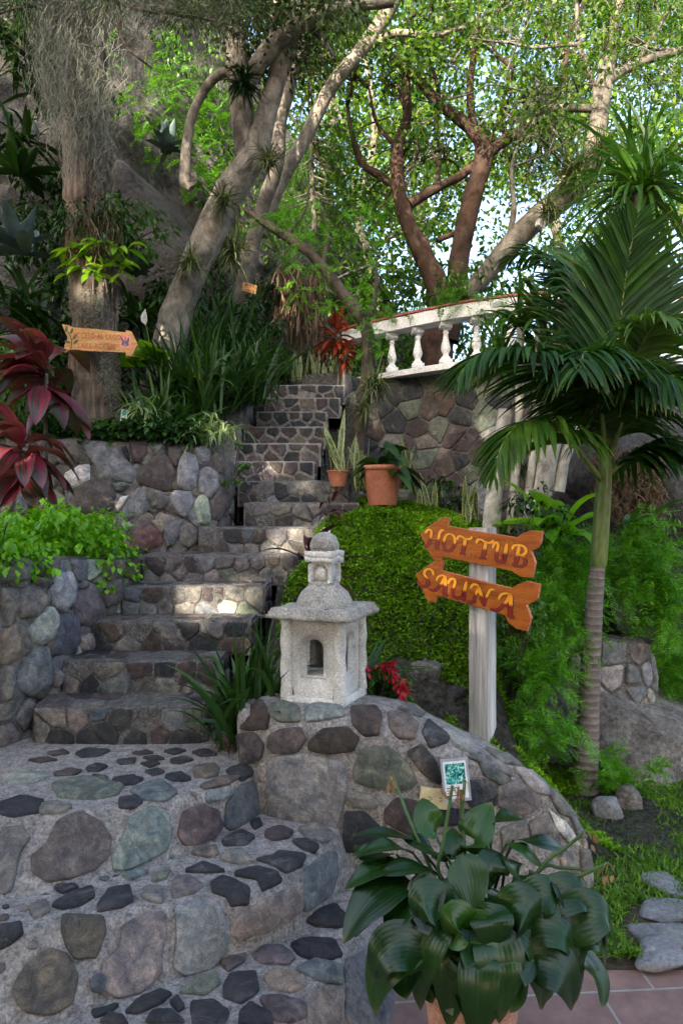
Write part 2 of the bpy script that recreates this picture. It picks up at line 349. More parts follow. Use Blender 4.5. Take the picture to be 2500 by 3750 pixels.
# ------------------------------------------------------------------ stonework
def clip(poly, n, d):
    out = []; k = len(poly)
    for i in range(k):
        a, b = poly[i], poly[(i+1) % k]; da, db = a@n-d, b@n-d
        if da <= 0: out.append(a)
        if da*db < 0: out.append(a+(b-a)*da/(da-db))
    return out
def chaikin(p, it=2):
    p = np.asarray(p, float)
    for _ in range(it):
        q = np.roll(p, -1, 0); p = np.stack([p*.75+q*.25, p*.25+q*.75], 1).reshape(-1, p.shape[1])
    return p
def angular(p, wob=.05, seed=0., cut=.09):
    p = np.asarray(p, float); q = np.roll(p, -1, 0); r0 = np.linalg.norm(p-p.mean(0), axis=1).mean()
    p = np.stack([p*(1-cut)+q*cut, p*cut+q*(1-cut)], 1).reshape(-1, p.shape[1]); q = np.roll(p, -1, 0); out = []
    for a, b in zip(p, q):
        k = max(1, int(np.linalg.norm(b-a)/(r0*.24)))
        for t in range(k): out.append(a+(b-a)*t/k)
    o = np.array(out); o = o*.90+.05*(np.roll(o, 1, 0)+np.roll(o, -1, 0)); c = o.mean(0); z = np.c_[(o-c)*(2.4/r0), np.full(len(o), seed)] if p.shape[1] == 2 else (o-c)*(1.6/r0)+seed
    return c+(o-c)*(1+wob*2*fbm(z, 3))[:, None]
def voro(u0, u1, v0, v1, size, gap, asp=1.25, jit=.36, rg=rng):
    su, sv = size*asp, size; nu = max(1, round((u1-u0)/su)); nv = max(1, round((v1-v0)/sv)); S = []
    for j in range(nv):
        for i in range(nu):
            S.append((u0+(i+.5+(.25 if j % 2 else -.25)+rg.uniform(-jit, jit))*(u1-u0)/nu, v0+(j+.5+rg.uniform(-jit, jit))*(v1-v0)/nv))
    S = np.array(S); S[:, 0] = np.clip(S[:, 0], u0+.2*su, u1-.2*su); S[:, 1] = np.clip(S[:, 1], v0+.2*sv, v1-.2*sv); out = []
    for i, s in enumerate(S):
        g = gap*rg.uniform(.5, 1.6); p = [np.array(q, float) for q in ((u0+g*.3, v0+g*.3), (u1-g*.3, v0+g*.3), (u1-g*.3, v1-g*.3), (u0+g*.3, v1-g*.3))]
        d = np.hypot(*(S-s).T)
        for j in np.argsort(d)[1:14]:
            n = (S[j]-s)/max(d[j], 1e-6); p = clip(p, n, (s+S[j])@n/2-g/2)
            if len(p) < 3: break
        if len(p) >= 3: out.append(np.array(p))
    return out
def area(p): x, y = p[:, 0], p[:, 1]; return .5*abs(np.dot(x, np.roll(y, -1))-np.dot(y, np.roll(x, -1)))
def pad(m, ring, nr, h, tint, mat=0, dome=.15, rgh=.35, bvh=None):
    ring = np.asarray(ring, float); nr = unit(nr); c = ring.mean(0); nc = unit(nr.mean(0)); k = len(ring); rs = [ring-nr*.015]
    r = np.linalg.norm(ring-c, axis=1).mean()
    for sc, hh in (((1., .35), (.975, .85), (.93, 1.), (.6, 1+dome*.8), (.3, 1+dome)) if dome < .45 else ((1., .2), (.96, .6), (.86, .95), (.62, 1.25), (.3, 1.4))):
        q = c+(ring-c)*sc; nn = nr*sc+nc*(1-sc)
        if bvh is not None: q = np.array([bvh.find_nearest(Vector(x))[0][:] for x in q])
        q = q+nn*h*hh
        q = q+nn*(rgh*h*fbm(q*(2.2/max(r, .03)), 3)+.004*fbm(q*60, 2))[:, None]; rs.append(q)
    v = np.vstack(rs+[rs[-1].mean(0)[None]]); n = len(rs)
    f = [(i*k+j, i*k+(j+1) % k, (i+1)*k+(j+1) % k, (i+1)*k+j) for i in range(n-1) for j in range(k)]
    t = [((n-1)*k+j, (n-1)*k+(j+1) % k, n*k) for j in range(k)]
    # keep the face winding pointing outward
    e = ring-c; s = np.sum(np.cross(e, np.roll(e, -1, 0)), 0)@nc
    if s < 0: f = [q[::-1] for q in f]; t = [q[::-1] for q in t]
    m.add(v, f+t, mat, tint=np.clip(np.array(tint)*rng.uniform(.85, 1.18)*(1+rng.normal(0, .03, 3)), .01, .8))
def pick(pal):
    ks = list(pal); w = np.array([pal[k] for k in ks], float); return PAL[ks[rng.choice(len(ks), p=w/w.sum())]]
def stones_uv(m, fn, dom, size, gap, h, pal, asp=1.25, keep=None, dome=.15, wob=.06, skip=0, mat=0):
    for p in voro(*dom, size, gap, asp):
        if area(p) < .12*size*size: continue
        if rng.random() < skip: continue
        c = p.mean(0)
        if keep is not None and not keep(*c): continue
        q = angular(p, wob, c[0]*9+c[1]*5)
        P, N = fn(q[:, 0], q[:, 1]); pad(m, P, N, h*rng.uniform(.6, 1.3), pick(pal), mat, dome)
def stones_traced(m, bvh, data, ox, oy, sc, h=.012, mat=0, dome=.15, maxd=20, grow_=1.1):
    e = Vector((0, 0, EYE))
    for col, pts in data:
        pts = np.array(pts, float); pts = pts.mean(0)+(pts-pts.mean(0))*grow_; q = angular(pts, .04, pts[0, 0]); P = []; Nn = []
        for x, y in q:
            a = at(ox+x*sc, oy+y*sc, 1.0); d = Vector((a[0], a[1], a[2]-EYE)).normalized(); hit, n, _, _ = bvh.ray_cast(e, d, maxd)
            if hit is None: continue
            if n.dot(d) > 0: n = -n
            P.append(hit[:]); Nn.append(n[:])
        if len(P) < 8: continue
        P = np.array(P); c = P.mean(0)
        if np.linalg.norm(P-c, axis=1).max() > .45: continue
        nm = unit(np.array(Nn).mean(0)); Nn = unit(np.array(Nn)*.35+nm*.65)
        pad(m, P, Nn, h, PAL[col], mat, dome, bvh=bvh)
def chips(m, bvh, n, xr_, yr_, avoid, fr, mat=1, r0=(.008, .020)):          # little stones bedded in the mortar between the big ones
    ox, oy, sc = fr; e = Vector((0, 0, EYE)); cs = [(np.mean(p, 0), np.ptp(p, 0).max()*.62) for _, p in avoid]
    for k in range(n):
        x, y = rng.uniform(*xr_), rng.uniform(*yr_)
        if any(np.hypot(*(np.array([x, y])-c)) < r for c, r in cs): continue
        a = at(ox+x*sc, oy+y*sc, 1.); d = Vector((a[0], a[1], a[2]-EYE)).normalized(); h, nr, _, _ = bvh.ray_cast(e, d, 6)
        if h is None: continue
        if nr.dot(d) > 0: nr = -nr
        nr = np.array(nr); h0 = h; t1 = unit(np.cross(nr, [.3, .2, .9])); t2 = np.cross(nr, t1); r = rng.uniform(*r0); cs.append((np.array([x, y]), 1.15*(r+r0[0])*F/(h[1]*sc))); q = angular([(r*rng.uniform(.6, 1.2)*math.cos(t)*1.4, r*rng.uniform(.6, 1.2)*math.sin(t)) for t in np.linspace(0, 6.283, 7)[:6]], .05, k)
        P = np.array(h)+q[:, :1]*t1+q[:, 1:]*t2; pad(m, P, np.tile(nr, (len(P), 1)), .006, PAL[['CH', 'GY', 'PUG', 'BLG', 'GYL', 'BRL'][rng.integers(6)]], mat, .3)
def bvh_of(m):
    v = np.concatenate(m.v); return BVHTree.FromPolygons([tuple(x) for x in v], [tuple(int(i) for i in q) for a, _ in m.f for q in a])

# ------------------------------------------------------------------ terrain
SX = [(121, 748), (230, 802), (338, 920), (446, 972), (523, 1085), (727, 1166), (892, 1316), (870, 1282), (858, 1152), (847, 1175), (892, 1192), (939, 1197), (968, 1246), (985, 1262)]
ST = []                                    # steps: (xl, xr, y front, z top)
for k, (a, b) in enumerate(SX):
    Y = 3.55+.275*k; ST.append(((a-1250)/F*Y, (b-1250)/F*Y, Y, .79+.18*k))
sy = np.array([s[2] for s in ST])
def xl(Y): return np.interp(Y, sy, [s[0] for s in ST])
def xr(Y): return np.interp(Y, sy, [s[1] for s in ST])
def hill(X, Y):
    n = .10*fbm(np.stack([X*1.3, Y*1.3, X*0], -1), 4)+.03*fbm(np.stack([X*6, Y*6, X*0], -1), 3)
    left = np.where(Y < 5.12, 1.52, 2.3+.42*np.maximum(Y-5.25, 0))+.5*np.maximum(-X-2.3, 0)*sstep(4.9, 6, Y)
    lw = np.interp(Y, [3.0, 3.6, 4.1, 4.66, 4.95], [-1.95, -1.72, -1.6, -1.48, -1.4])
    left = np.where((Y < 5.0) & (X > lw), .3, left); left = np.where(Y < 3.3, 0, left); lw2 = np.interp(Y, [4.9, 5.05, 5.3, 6.2, 6.9, 7.1], [-1.3, -1.2, -1.08, -1.1, -1.05, -.8]); left = np.where((Y > 5.0) & (X > lw2), np.interp(Y, sy, [s[3]-.4 for s in ST]), left)
    st = np.interp(Y, sy, [s[3]-.4 for s in ST])
    f = 1-sstep(.88, 1.32, X+.08*np.sin(Y*5)-.40*np.maximum(Y-4.3, 0))
    mound = np.interp(Y, [3.3, 3.5, 3.75, 4.0, 4.4, 4.9, 5.4, 6.6, 6.9], [.38, .46, .52, .80, 1.36, 1.72, 1.88, 1.95, 2.0])
    mound = mound-.24*sstep(.2, 1.4, X)*sstep(4.2, 5.0, Y); mound = .06+(mound-.06)*f+.25*np.maximum(Y-5.2, 0)*(1-f)
    right = np.where(Y < 3.45, .03, mound)
    yw = np.interp(X, [-.03, .05, .4, 1.2, 1.6, 2.5, 3.4, 4.6], [7.3, 7.55, 7.85, 7.5, 7.2, 6.95, 7.1, 8.0]); tz = sstep(.2, .4, Y-yw)
    right = right*(1-tz)+3.25*tz
    a, b = xl(Y), xr(Y); h = np.where(X < a-.02, left, np.where(X > b+.06, right, st)); top = Y > 7.25
    h = np.where(top & (X >= a-.3) & (X <= b+.1), 3.1+.05*(Y-7.2), h)
    h = np.where((Y > 7.25) & (X > a-.3) & (X <= .12), 2.95+.25*np.maximum(Y-8, 0), h)
    return h+n*sstep(0, .25, np.minimum(abs(X-a), abs(X-b))+.02)*np.where(X < a, 1, np.where(X > b, 1, 0))*np.where(Y < 3.5, .3, 1)
def hz(x, y): return float(hill(np.array([float(x)]), np.array([float(y)]))[0])
def hits(px, py, y0=3.3, y1=14, lift=0):            # where the line of sight meets the hillside
    Ys = np.arange(y0, y1, .02); X = (px-1250)/F*Ys; Z = EYE-(py-1875)/F*Ys; k = np.argmax(hill(X, Ys) > Z)
    return np.array([X[k], Ys[k], Z[k]+lift])
m = M(); grid(m, lambda u, v: (lambda X, Y: np.stack([X, Y, hill(X, Y)], 1))(-7+13*u, 3.42+10.6*v), 220, 180)
tag(m.build('hillside', MOSSY), kind='structure')
m = M(); grid(m, lambda u, v: np.stack([-400+800*u, -400+800*v, -.06+0*u], 1), 12, 12)
tag(m.build('ground', SOIL), kind='structure')
m = M(); grid(m, lambda u, v: (lambda X, Y: np.stack([X, Y, .0+.035*sstep(2.68, 2.95, Y)+.02*fbm(np.stack([X*3, Y*3, X*0], 1), 4)], 1))(.15+7*u, 2.68+2.4*v), 150, 70)
tag(m.build('lawn', LAWN), kind='structure')

# patio of small square tiles
def tile_mat():
    m, n, l, b = nodes('patio_tile'); t = n.new('ShaderNodeTexCoord'); mp = n.new('ShaderNodeMapping'); mp.inputs['Rotation'].default_value = (0, 0, R(-4)); mp.inputs['Location'].default_value = (.115, -.085, 0)
    k = n.new('ShaderNodeTexBrick'); k.offset = 0.5; k.inputs['Scale'].default_value = 1; k.inputs['Brick Width'].default_value = .42; k.inputs['Row Height'].default_value = .2; k.inputs['Mortar Size'].default_value = .006
    k.inputs['Mortar Smooth'].default_value = .3; k.inputs['Color1'].default_value = (.17, .10, .085, 1); k.inputs['Color2'].default_value = (.21, .125, .105, 1); k.inputs['Mortar'].default_value = (.27, .25, .23, 1)
    l.new(t.outputs['Object'], mp.inputs[0]); l.new(mp.outputs[0], k.inputs['Vector']); a = noise_n(n, l, 6, 7, .7); r = ramp(n, [(.3, (.55,)*3), (.7, (1.25,)*3)]); l.new(a.outputs[0], r.inputs[0])
    l.new(mixc(n, l, 1., k.outputs['Color'], r.outputs[0], 'MULTIPLY'), b.inputs['Base Color']); b.inputs['Roughness'].default_value = .7
    i = n.new('ShaderNodeMath'); i.operation = 'SUBTRACT'; i.inputs[0].default_value = 1; l.new(k.outputs['Fac'], i.inputs[1]); p = bump(n, l, b, i.outputs[0], .6, .006); bump(n, l, b, a.outputs[0], .2, .004, p); return m
m = M(); grid(m, lambda u, v: np.stack([-6+14*u, -6+8.72*v, .004*fbm(np.stack([u*30, v*30, u*0], 1), 2)], 1), 60, 60)
tag(m.build('patio', tile_mat()), kind='structure')

# ------------------------------------------------------------------ staircase
stair = thing('stone_staircase', 'rubble stone staircase climbing from the patio to the upper terrace', 'staircase', (-.6, 3.5, .6))
PALR = dict(CH=2.5, PUD=2.5, PUG=1.6, BR=.8, BRL=.5, BLG=1.2, GY=3.5, GR=.6, LBD=.2, GRL=.15, BLD=.7)
PALT = dict(CH=4, PU=1.2, BRL=1.2, PUD=3, BR=1.5, DK=1)
for k, (a, b, Y, z) in enumerate(ST):
    m = M(); zb = z-.21; upper = k >= 8; d = .5 if k < 13 else .8
    prof = [(0, zb), (0, zb+.07), (0, zb+.14), (0, z-.02), (.006, z-.006), (.022, z), (.12, z), (.2, z), (.29, z), (d, z)]
    xs = np.linspace(a, b, max(14, int((b-a)/.03))); bow = .02*np.sin(np.linspace(0, 3.1, len(xs)))
    PP = np.array([[x, Y+o, h] for x in xs for o, h in prof]).reshape(len(xs), len(prof), 3)
    PP[..., 1] -= bow[:, None]
    amp = .02 if not upper else .008
    off = amp*fbm(PP*9, 4)+.4*amp*fbm(PP*30, 2); PP[:, :5, 1] -= off[:, :5]; PP[:, 4:, 2] += .7*off[:, 4:]
    nx, npf = len(xs), len(prof)
    m.add(PP.reshape(-1, 3), np.array([(i*npf+j, (i+1)*npf+j, (i+1)*npf+j+1, i*npf+j+1) for i in range(nx-1) for j in range(npf-1)]), 0)
    for s, sg in ((0, 1), (nx-1, -1)):
        e = PP[s]; low = e.copy(); low[:, 2] = zb-.15; low[:, 0] -= 0
        f = [(j, j+1, npf+j+1, npf+j) for j in range(npf-1)]; m.add(np.vstack([e, low]), [q[::sg] for q in f], 0)
    bow_i = lambda u: .02*np.sin(u/(b-a)*3.1)
    front = lambda u, v, a=a, Y=Y, b=b: (np.stack([a+u, Y-.02*np.sin(u/(b-a)*3.1)+0*u, v], 1), np.tile([0, -1., 0], (len(u), 1)))
    top = lambda u, v, a=a, Y=Y, z=z: (np.stack([a+u, Y+v, z+0*u], 1), np.tile([0, 0, 1.], (len(u), 1)))
    right = lambda u, v, b=b, Y=Y: (np.stack([b+0*u, Y+u, v], 1), np.tile([1., 0, 0], (len(u), 1)))
    hh = rng.uniform(.085, .11) if not upper else .105
    stones_uv(m, front, (.01, b-a-.01, zb+.005, z-.008), hh, .013 if not upper else .020, .009 if not upper else .006, PALT if upper else PALR, 1.35, dome=.2, skip=.07, mat=1, wob=.08)
    stones_uv(m, right, (.0, .3, zb+.01, z-.01), hh, .022, .012, PALR, 1.1, mat=1)
    if k < 6: stones_uv(m, top, (.02, b-a-.02, .02, .26), .10, .03, .003, dict(PALT, GY=3, PUD=5), 1.7, skip=.25, mat=1)
    m.build('step', [MORTAR2 if not upper else MORTAR3, STONE], stair)

# the three flared bottom steps
def plan(p): return spline(np.array(p, float), 8)
A_t = plan([(-2.6, 2.62), (-1.33, 2.664), (-.888, 2.76), (-.60, 2.93), (-.47, 3.06), (-.40, 3.22)])
A_b = plan([(-2.6, 2.42), (-1.22, 2.48), (-.883, 2.62), (-.64, 2.80), (-.485, 3.0), (-.36, 3.22)])
B_t = plan([(-2.6, 2.25), (-1.135, 2.27), (-.74, 2.375), (-.50, 2.44), (-.31, 2.49), (-.18, 2.66), (-.03, 2.95), (.03, 3.15)])
B_b = plan([(-2.6, 2.1), (-1.067, 2.13), (-.78, 2.22), (-.55, 2.35), (-.30, 2.49), (-.12, 2.68), (.03, 2.95), (.1, 3.15)])
C_t = plan([(-2.6, 1.45), (-.9, 1.6), (-.35, 1.85), (-.14, 2.12), (-.08, 2.28), (0, 2.42), (.06, 2.65), (.12, 3.0), (.15, 3.2)])
C_b = plan([(-2.6, 1.35), (-.9, 1.5), (-.2, 1.75), (.02, 2.05), (.08, 2.22), (.16, 2.42), (.20, 2.65), (.24, 3.0), (.26, 3.2)])
def resample(p, n):
    s = np.concatenate([[0], np.cumsum(np.linalg.norm(np.diff(p, axis=0), axis=1))]); t = np.linspace(0, s[-1], n); return np.stack([np.interp(t, s, p[:, i]) for i in range(p.shape[1])], 1)
def flare(T, Bm, zt, zb, back):
    m = M(); n = 130; T = resample(T, n); Bm = resample(Bm, n); rows = []
    rows.append(np.c_[Bm+(Bm-T)*.3, np.full(n, zb-.06)])
    for t in np.linspace(0, 1, 7): rows.append(np.c_[Bm+(T-Bm)*t, zb+(zt-.03-zb)*np.full(n, t)])
    nrm = unit(np.c_[np.gradient(T[:, 1])*-1, np.gradient(T[:, 0])]); nrm = nrm*np.sign(nrm[:, 1:2]+1e-6)*1.0
    inw = unit(np.c_[-np.gradient(T[:, 1]), np.gradient(T[:, 0])])
    rows.append(np.c_[T+inw*.012, np.full(n, zt-.008)]); rows.append(np.c_[T+inw*.035, np.full(n, zt)])
    for t in np.linspace(.05, 1, 14): rows.append(np.c_[(T+inw*.035)*(1-t)+t*np.c_[np.linspace(-2.6, back[0], n), np.full(n, back[1])], np.full(n, zt)])
    g = np.array(rows).transpose(1, 0, 2); k = len(rows)
    o = .007*fbm(g*6, 4)+.003*fbm(g*40, 2); g[:, :9, :2] -= (inw*1)[:, None]*o[:, :9, None]; g[:, 8:, 2] += .7*o[:, 8:]
    m.add(g.reshape(-1, 3), np.array([(i*k+j, (i+1)*k+j, (i+1)*k+j+1, i*k+j+1) for i in range(n-1) for j in range(k-1)]), 0); return m
fa = flare(A_t, A_b, .6, .4, (-.40, 3.75)); fb = flare(B_t, B_b, .4, .2, (.03, 3.4)); fc = flare(C_t, C_b, .2, 0, (.15, 3.3))
c7 = (0, 2810, .797); c2 = (0, 1900, .6378)
TA7 = [('PU', [(270,250),(370,220),(450,260),(505,330),(490,410),(430,470),(330,500),(230,520),(160,480),(155,410),(220,360)]),
 ('LB', [(590,240),(680,195),(760,210),(775,300),(760,380),(690,420),(600,460),(530,465),(525,410),(570,330)]),
 ('PU', [(840,210),(930,175),(1000,205),(1015,270),(990,320),(900,350),(850,360),(820,310)]),
 ('LBD', [(1040,170),(1100,90),(1185,60),(1190,190),(1160,260),(1060,290),(1035,260)]),
 ('LB', [(950,110),(1050,90),(1060,130),(1010,155),(950,160)]), ('GY', [(0,290),(100,280),(140,330),(90,400),(60,560),(0,580)]),
 ('CH', [(0,170),(100,140),(200,160),(170,210),(60,230),(0,215)]), ('GR', [(250,80),(400,50),(560,90),(530,130),(430,150),(280,140)]),
 ('LBD', [(600,110),(740,60),(810,120),(760,160),(640,150)]), ('CH', [(545,150),(620,135),(655,165),(610,195),(550,190)]), ('CH', [(520,60),(600,45),(660,60),(590,85),(530,85)]),
 ('CH', [(760,45),(830,30),(880,60),(830,70)]), ('CH', [(420,40),(490,50),(470,75)]), ('BRL', [(890,10),(1000,0),(1000,40),(940,55),(890,30)]), ('BRL', [(920,90),(1010,50),(1100,50),(1040,85),(950,105)]),
 ('CH', [(1040,20),(1110,0),(1165,15),(1150,45),(1100,60),(1050,35)]), ('GY', [(170,180),(250,165),(330,190),(270,215),(190,220)])]
TA2 = [(c, p) for c, p in zip(['CH','PUD','CH','CH','CH','CH','CH','CH','CH','CH','CH','BRL','CH','CH','CH','PUD','PUD','PUD','GR','GRL'],
 [[(435,1350),(500,1325),(630,1335),(570,1365),(470,1375)],[(310,1465),(400,1440),(470,1450),(430,1475),(320,1480)],[(495,1435),(560,1410),(620,1425),(570,1455),(510,1455)],[(530,1480),(620,1490),(600,1515),(560,1515)],
 [(650,1500),(740,1490),(820,1500),(770,1530),(670,1535)],[(670,1395),(780,1380),(770,1410),(690,1415)],[(820,1375),(900,1365),(945,1385),(870,1395)],[(805,1410),(880,1395),(920,1410),(860,1432)],[(830,1455),(900,1440),(945,1460),(880,1480)],
 [(980,1385),(1060,1370),(1110,1390),(1030,1412),(985,1405)],[(945,1490),(1030,1465),(1090,1505),(1000,1512)],[(1115,1425),(1230,1410),(1260,1440),(1200,1485),(1120,1490)],[(1310,1440),(1380,1415),(1440,1430),(1450,1470),(1390,1510),(1340,1480)],
 [(940,1340),(1010,1325),(1070,1335),(1000,1360)],[(1100,1345),(1180,1325),(1250,1360),(1160,1370)],[(270,1350),(360,1330),(400,1350),(310,1365)],[(160,1390),(260,1375),(330,1390),(230,1405)],[(760,1350),(840,1335),(880,1350),(800,1362)],
 [(330,1510),(450,1495),(510,1530),(420,1560),(330,1555)],[(30,1480),(150,1450),(280,1480),(200,1520),(60,1530)]])]
TB7 = [('CH', [(240,560),(330,545),(360,560),(290,585)]),('CH', [(240,640),(320,590),(420,555),(430,600),(370,640),(290,655)]),('CH', [(450,640),(500,570),(590,560),(610,620),(550,650),(455,665)]),('GY', [(650,600),(680,560),(740,560),(750,600),(740,630),(690,620)]),
 ('PUG', [(790,570),(800,520),(860,505),(930,550),(890,580),(800,605)]),('CH', [(970,540),(1020,510),(1080,530),(1140,560),(1135,630),(1060,640),(1040,600),(980,580)]),('CH', [(850,485),(940,445),(1035,485),(950,490)]),('BRL', [(880,400),(990,365),(1000,405),(960,420),(890,405)]),
 ('GY', [(1015,430),(1060,385),(1120,390),(1165,440),(1100,450)]),('CH', [(1085,490),(1180,465),(1270,490),(1285,530),(1200,570),(1180,520),(1090,505)]),('CH', [(1180,430),(1250,420),(1280,395),(1400,410),(1380,460),(1310,490),(1260,455)]),
 ('CH', [(1020,340),(1110,295),(1170,325),(1130,360),(1030,365)]),('PUD', [(1220,300),(1290,280),(1345,300),(1320,330),(1250,340),(1220,320)]),('CH', [(1345,345),(1400,335),(1465,370),(1440,400),(1380,375)]),('CH', [(1150,260),(1190,240),(1205,270),(1170,290)]),
 ('GY', [(1370,290),(1450,260),(1530,310),(1500,350),(1420,335)]),('GR', [(700,500),(780,480),(760,520),(700,530)]),('LBD', [(560,500),(640,475),(680,490),(600,525)]),('CH', [(0,735),(100,720),(105,770),(60,810),(0,840)]),('GY', [(130,650),(210,620),(230,670),(160,700)]),
 ('BRL', [(290,690),(470,690),(480,760),(440,870),(350,880),(310,830),(290,760)]),('PK', [(560,740),(650,690),(740,680),(755,760),(730,850),(740,940),(640,1030),(540,1050),(470,1000),(480,900),(560,820)]),('LB', [(810,660),(900,625),(1010,650),(1045,760),(1030,850),(950,930),(860,950),(800,920),(820,800)]),
 ('PK', [(1110,670),(1200,620),(1300,570),(1380,530),(1375,660),(1280,720),(1110,790),(1060,750)]),('LBD', [(1390,480),(1500,400),(1535,400),(1540,500),(1510,590),(1400,660),(1385,560)]),('BRL', [(110,930),(220,840),(310,870),(350,960),(330,1080),(240,1130),(120,1120),(70,1030)]),('BLD', [(410,980),(450,950),(500,970),(470,1040),(420,1030)])]
TC7 = [('CH', [(580,1130),(630,1080),(730,1030),(785,1050),(740,1090),(640,1135)]),('CH', [(670,1179),(700,1130),(780,1120),(850,1179)]),('CH', [(780,1090),(815,1060),(850,1110),(820,1130)]),('CH', [(880,1090),(980,1080),(1050,1130),(1020,1200),(890,1200)]),('BRL', [(1010,900),(1060,860),(1135,840),(1120,900),(1050,940)]),
 ('PUG', [(1165,880),(1200,830),(1290,830),(1355,880),(1320,910),(1200,905)]),('CH', [(1335,820),(1400,795),(1530,800),(1568,870),(1480,900),(1380,870)]),('CH', [(1030,1010),(1060,960),(1170,950),(1185,1030),(1110,1090),(1030,1060)]),('TN', [(1215,970),(1260,935),(1350,950),(1405,1000),(1340,1040),(1240,1020)]),
 ('PU', [(1200,1070),(1300,1060),(1390,1090),(1400,1150),(1330,1180),(1250,1160)]),('CH', [(1105,1130),(1150,1090),(1240,1140),(1250,1190),(1100,1190)]),('LBD', [(1360,930),(1450,890),(1568,920),(1568,1000),(1480,990)]),('GR', [(830,1040),(900,970),(990,950),(1010,1000),(940,1050)]),('CH', [(420,1130),(500,1110),(545,1100),(500,1140),(440,1155)]),
 ('CH', [(460,1179),(500,1140),(560,1150),(590,1190)]),('DK', [(1390,700),(1450,660),(1540,640),(1600,700),(1560,740),(1460,735)]),('PK', [(1420,1040),(1500,1010),(1568,1030),(1568,1190),(1410,1190)]),('BLG', [(1590,900),(1680,850),(1780,870),(1880,1000),(1860,1150),(1750,1190),(1600,1170)])]
bA, bB, bC = bvh_of(fa), bvh_of(fb), bvh_of(fc)
stones_traced(fa, bA, TA7, *c7, h=.014, mat=1, dome=.3); stones_traced(fa, bA, TA2, *c2, h=.010, mat=1)
stones_traced(fb, bB, TB7, *c7, h=.014, mat=1, dome=.3); stones_traced(fc, bC, TC7, *c7, h=.012, mat=1, dome=.4)
chips(fa, bA, 130, (0, 1250), (0, 620), TA7, c7); chips(fb, bB, 130, (0, 1540), (230, 1150), TB7, c7); chips(fc, bC, 70, (350, 1560), (780, 1179), TC7, c7)
for q, bv in ((fa, bA), (fb, bB), (fc, bC)): chips(q, bv, 420, (-1500, -40), (60, 1500), [], c7, r0=(.035, .07))
for q in (fa, fb, fc): q.build('flared_step', [MORTAR, STONE], stair)

# ------------------------------------------------------------------ walls
def wall(name, label, P, zb, zt, thick, mortar, traced=(), auto=None, rnd=.05, hst=.03, amp=.02, loc=None, dome=.5, grow_=1.07):
    P = resample(plan(P), 90); n = len(P); T = unit(np.gradient(P, axis=0)); N = np.c_[T[:, 1], -T[:, 0]]       # N faces out (right of travel)
    s = np.concatenate([[0], np.cumsum(np.linalg.norm(np.diff(P, axis=0), axis=1))]); u = s/s[-1]
    B = np.interp(u, *zip(*zb)) if not np.isscalar(zb) else np.full(n, zb); Z = np.interp(u, *zip(*zt)) if not np.isscalar(zt) else np.full(n, zt)
    rows = [np.c_[P, B+(Z-rnd-B)*t] for t in np.linspace(0, 1, 16)]
    for a in np.linspace(15, 90, 6): rows.append(np.c_[P-N*(rnd*(1-math.cos(R(a)))), Z-rnd+rnd*math.sin(R(a))])
    for t in np.linspace(.2, 1, 5): rows.append(np.c_[P-N*(rnd+(thick-rnd)*t), Z-.01*t])
    rows.append(np.c_[P-N*thick, Z-.2]); g = np.array(rows).transpose(1, 0, 2); k = len(rows)
    o = amp*fbm(g*6, 4)+.3*amp*fbm(g*30, 2); g[:, :17, :2] += N[:, None]*o[:, :17, None]; g[:, 17:, 2] += o[:, 17:]
    m = M(); f = np.array([(i*k+j, (i+1)*k+j, (i+1)*k+j+1, i*k+j+1) for i in range(n-1) for j in range(k-1)]); m.add(g.reshape(-1, 3), f, 0)
    for e, sg in ((0, -1), (n-1, 1)): m.add(np.vstack([g[e], g[e].mean(0)]), [(j, j+1, k)[::sg] for j in range(k-1)], 0)
    bv = bvh_of(m)
    for data, fr, h in traced: stones_traced(m, bv, data, *fr, h=h, mat=1, dome=dome, grow_=grow_)
    if auto:
        size, gap, pal, keep = auto
        def fn(uu, vv):
            x = np.stack([np.interp(uu, s, P[:, 0]), np.interp(uu, s, P[:, 1])], 1); nn = np.stack([np.interp(uu, s, N[:, 0]), np.interp(uu, s, N[:, 1])], 1)
            b = np.interp(uu, s, B); z = np.interp(uu, s, Z); return np.c_[x, b+vv*(z-b)], np.c_[nn, np.zeros(len(uu))]
        H = float((Z-B).mean())
        fn2 = lambda uu, vv: fn(uu, vv/H)
        stones_uv(m, fn2, (0.02, s[-1]-.02, .01, H-.015), size, gap, hst, pal, 1.15, keep=keep, dome=dome, mat=1)
    o = m.build(name, [mortar, STONE]); tag(o, label, 'wall'); return o, bv
c6 = (0, 1100, .5102); c1 = (700, 1350, .4464); c5 = (800, 2500, .957)
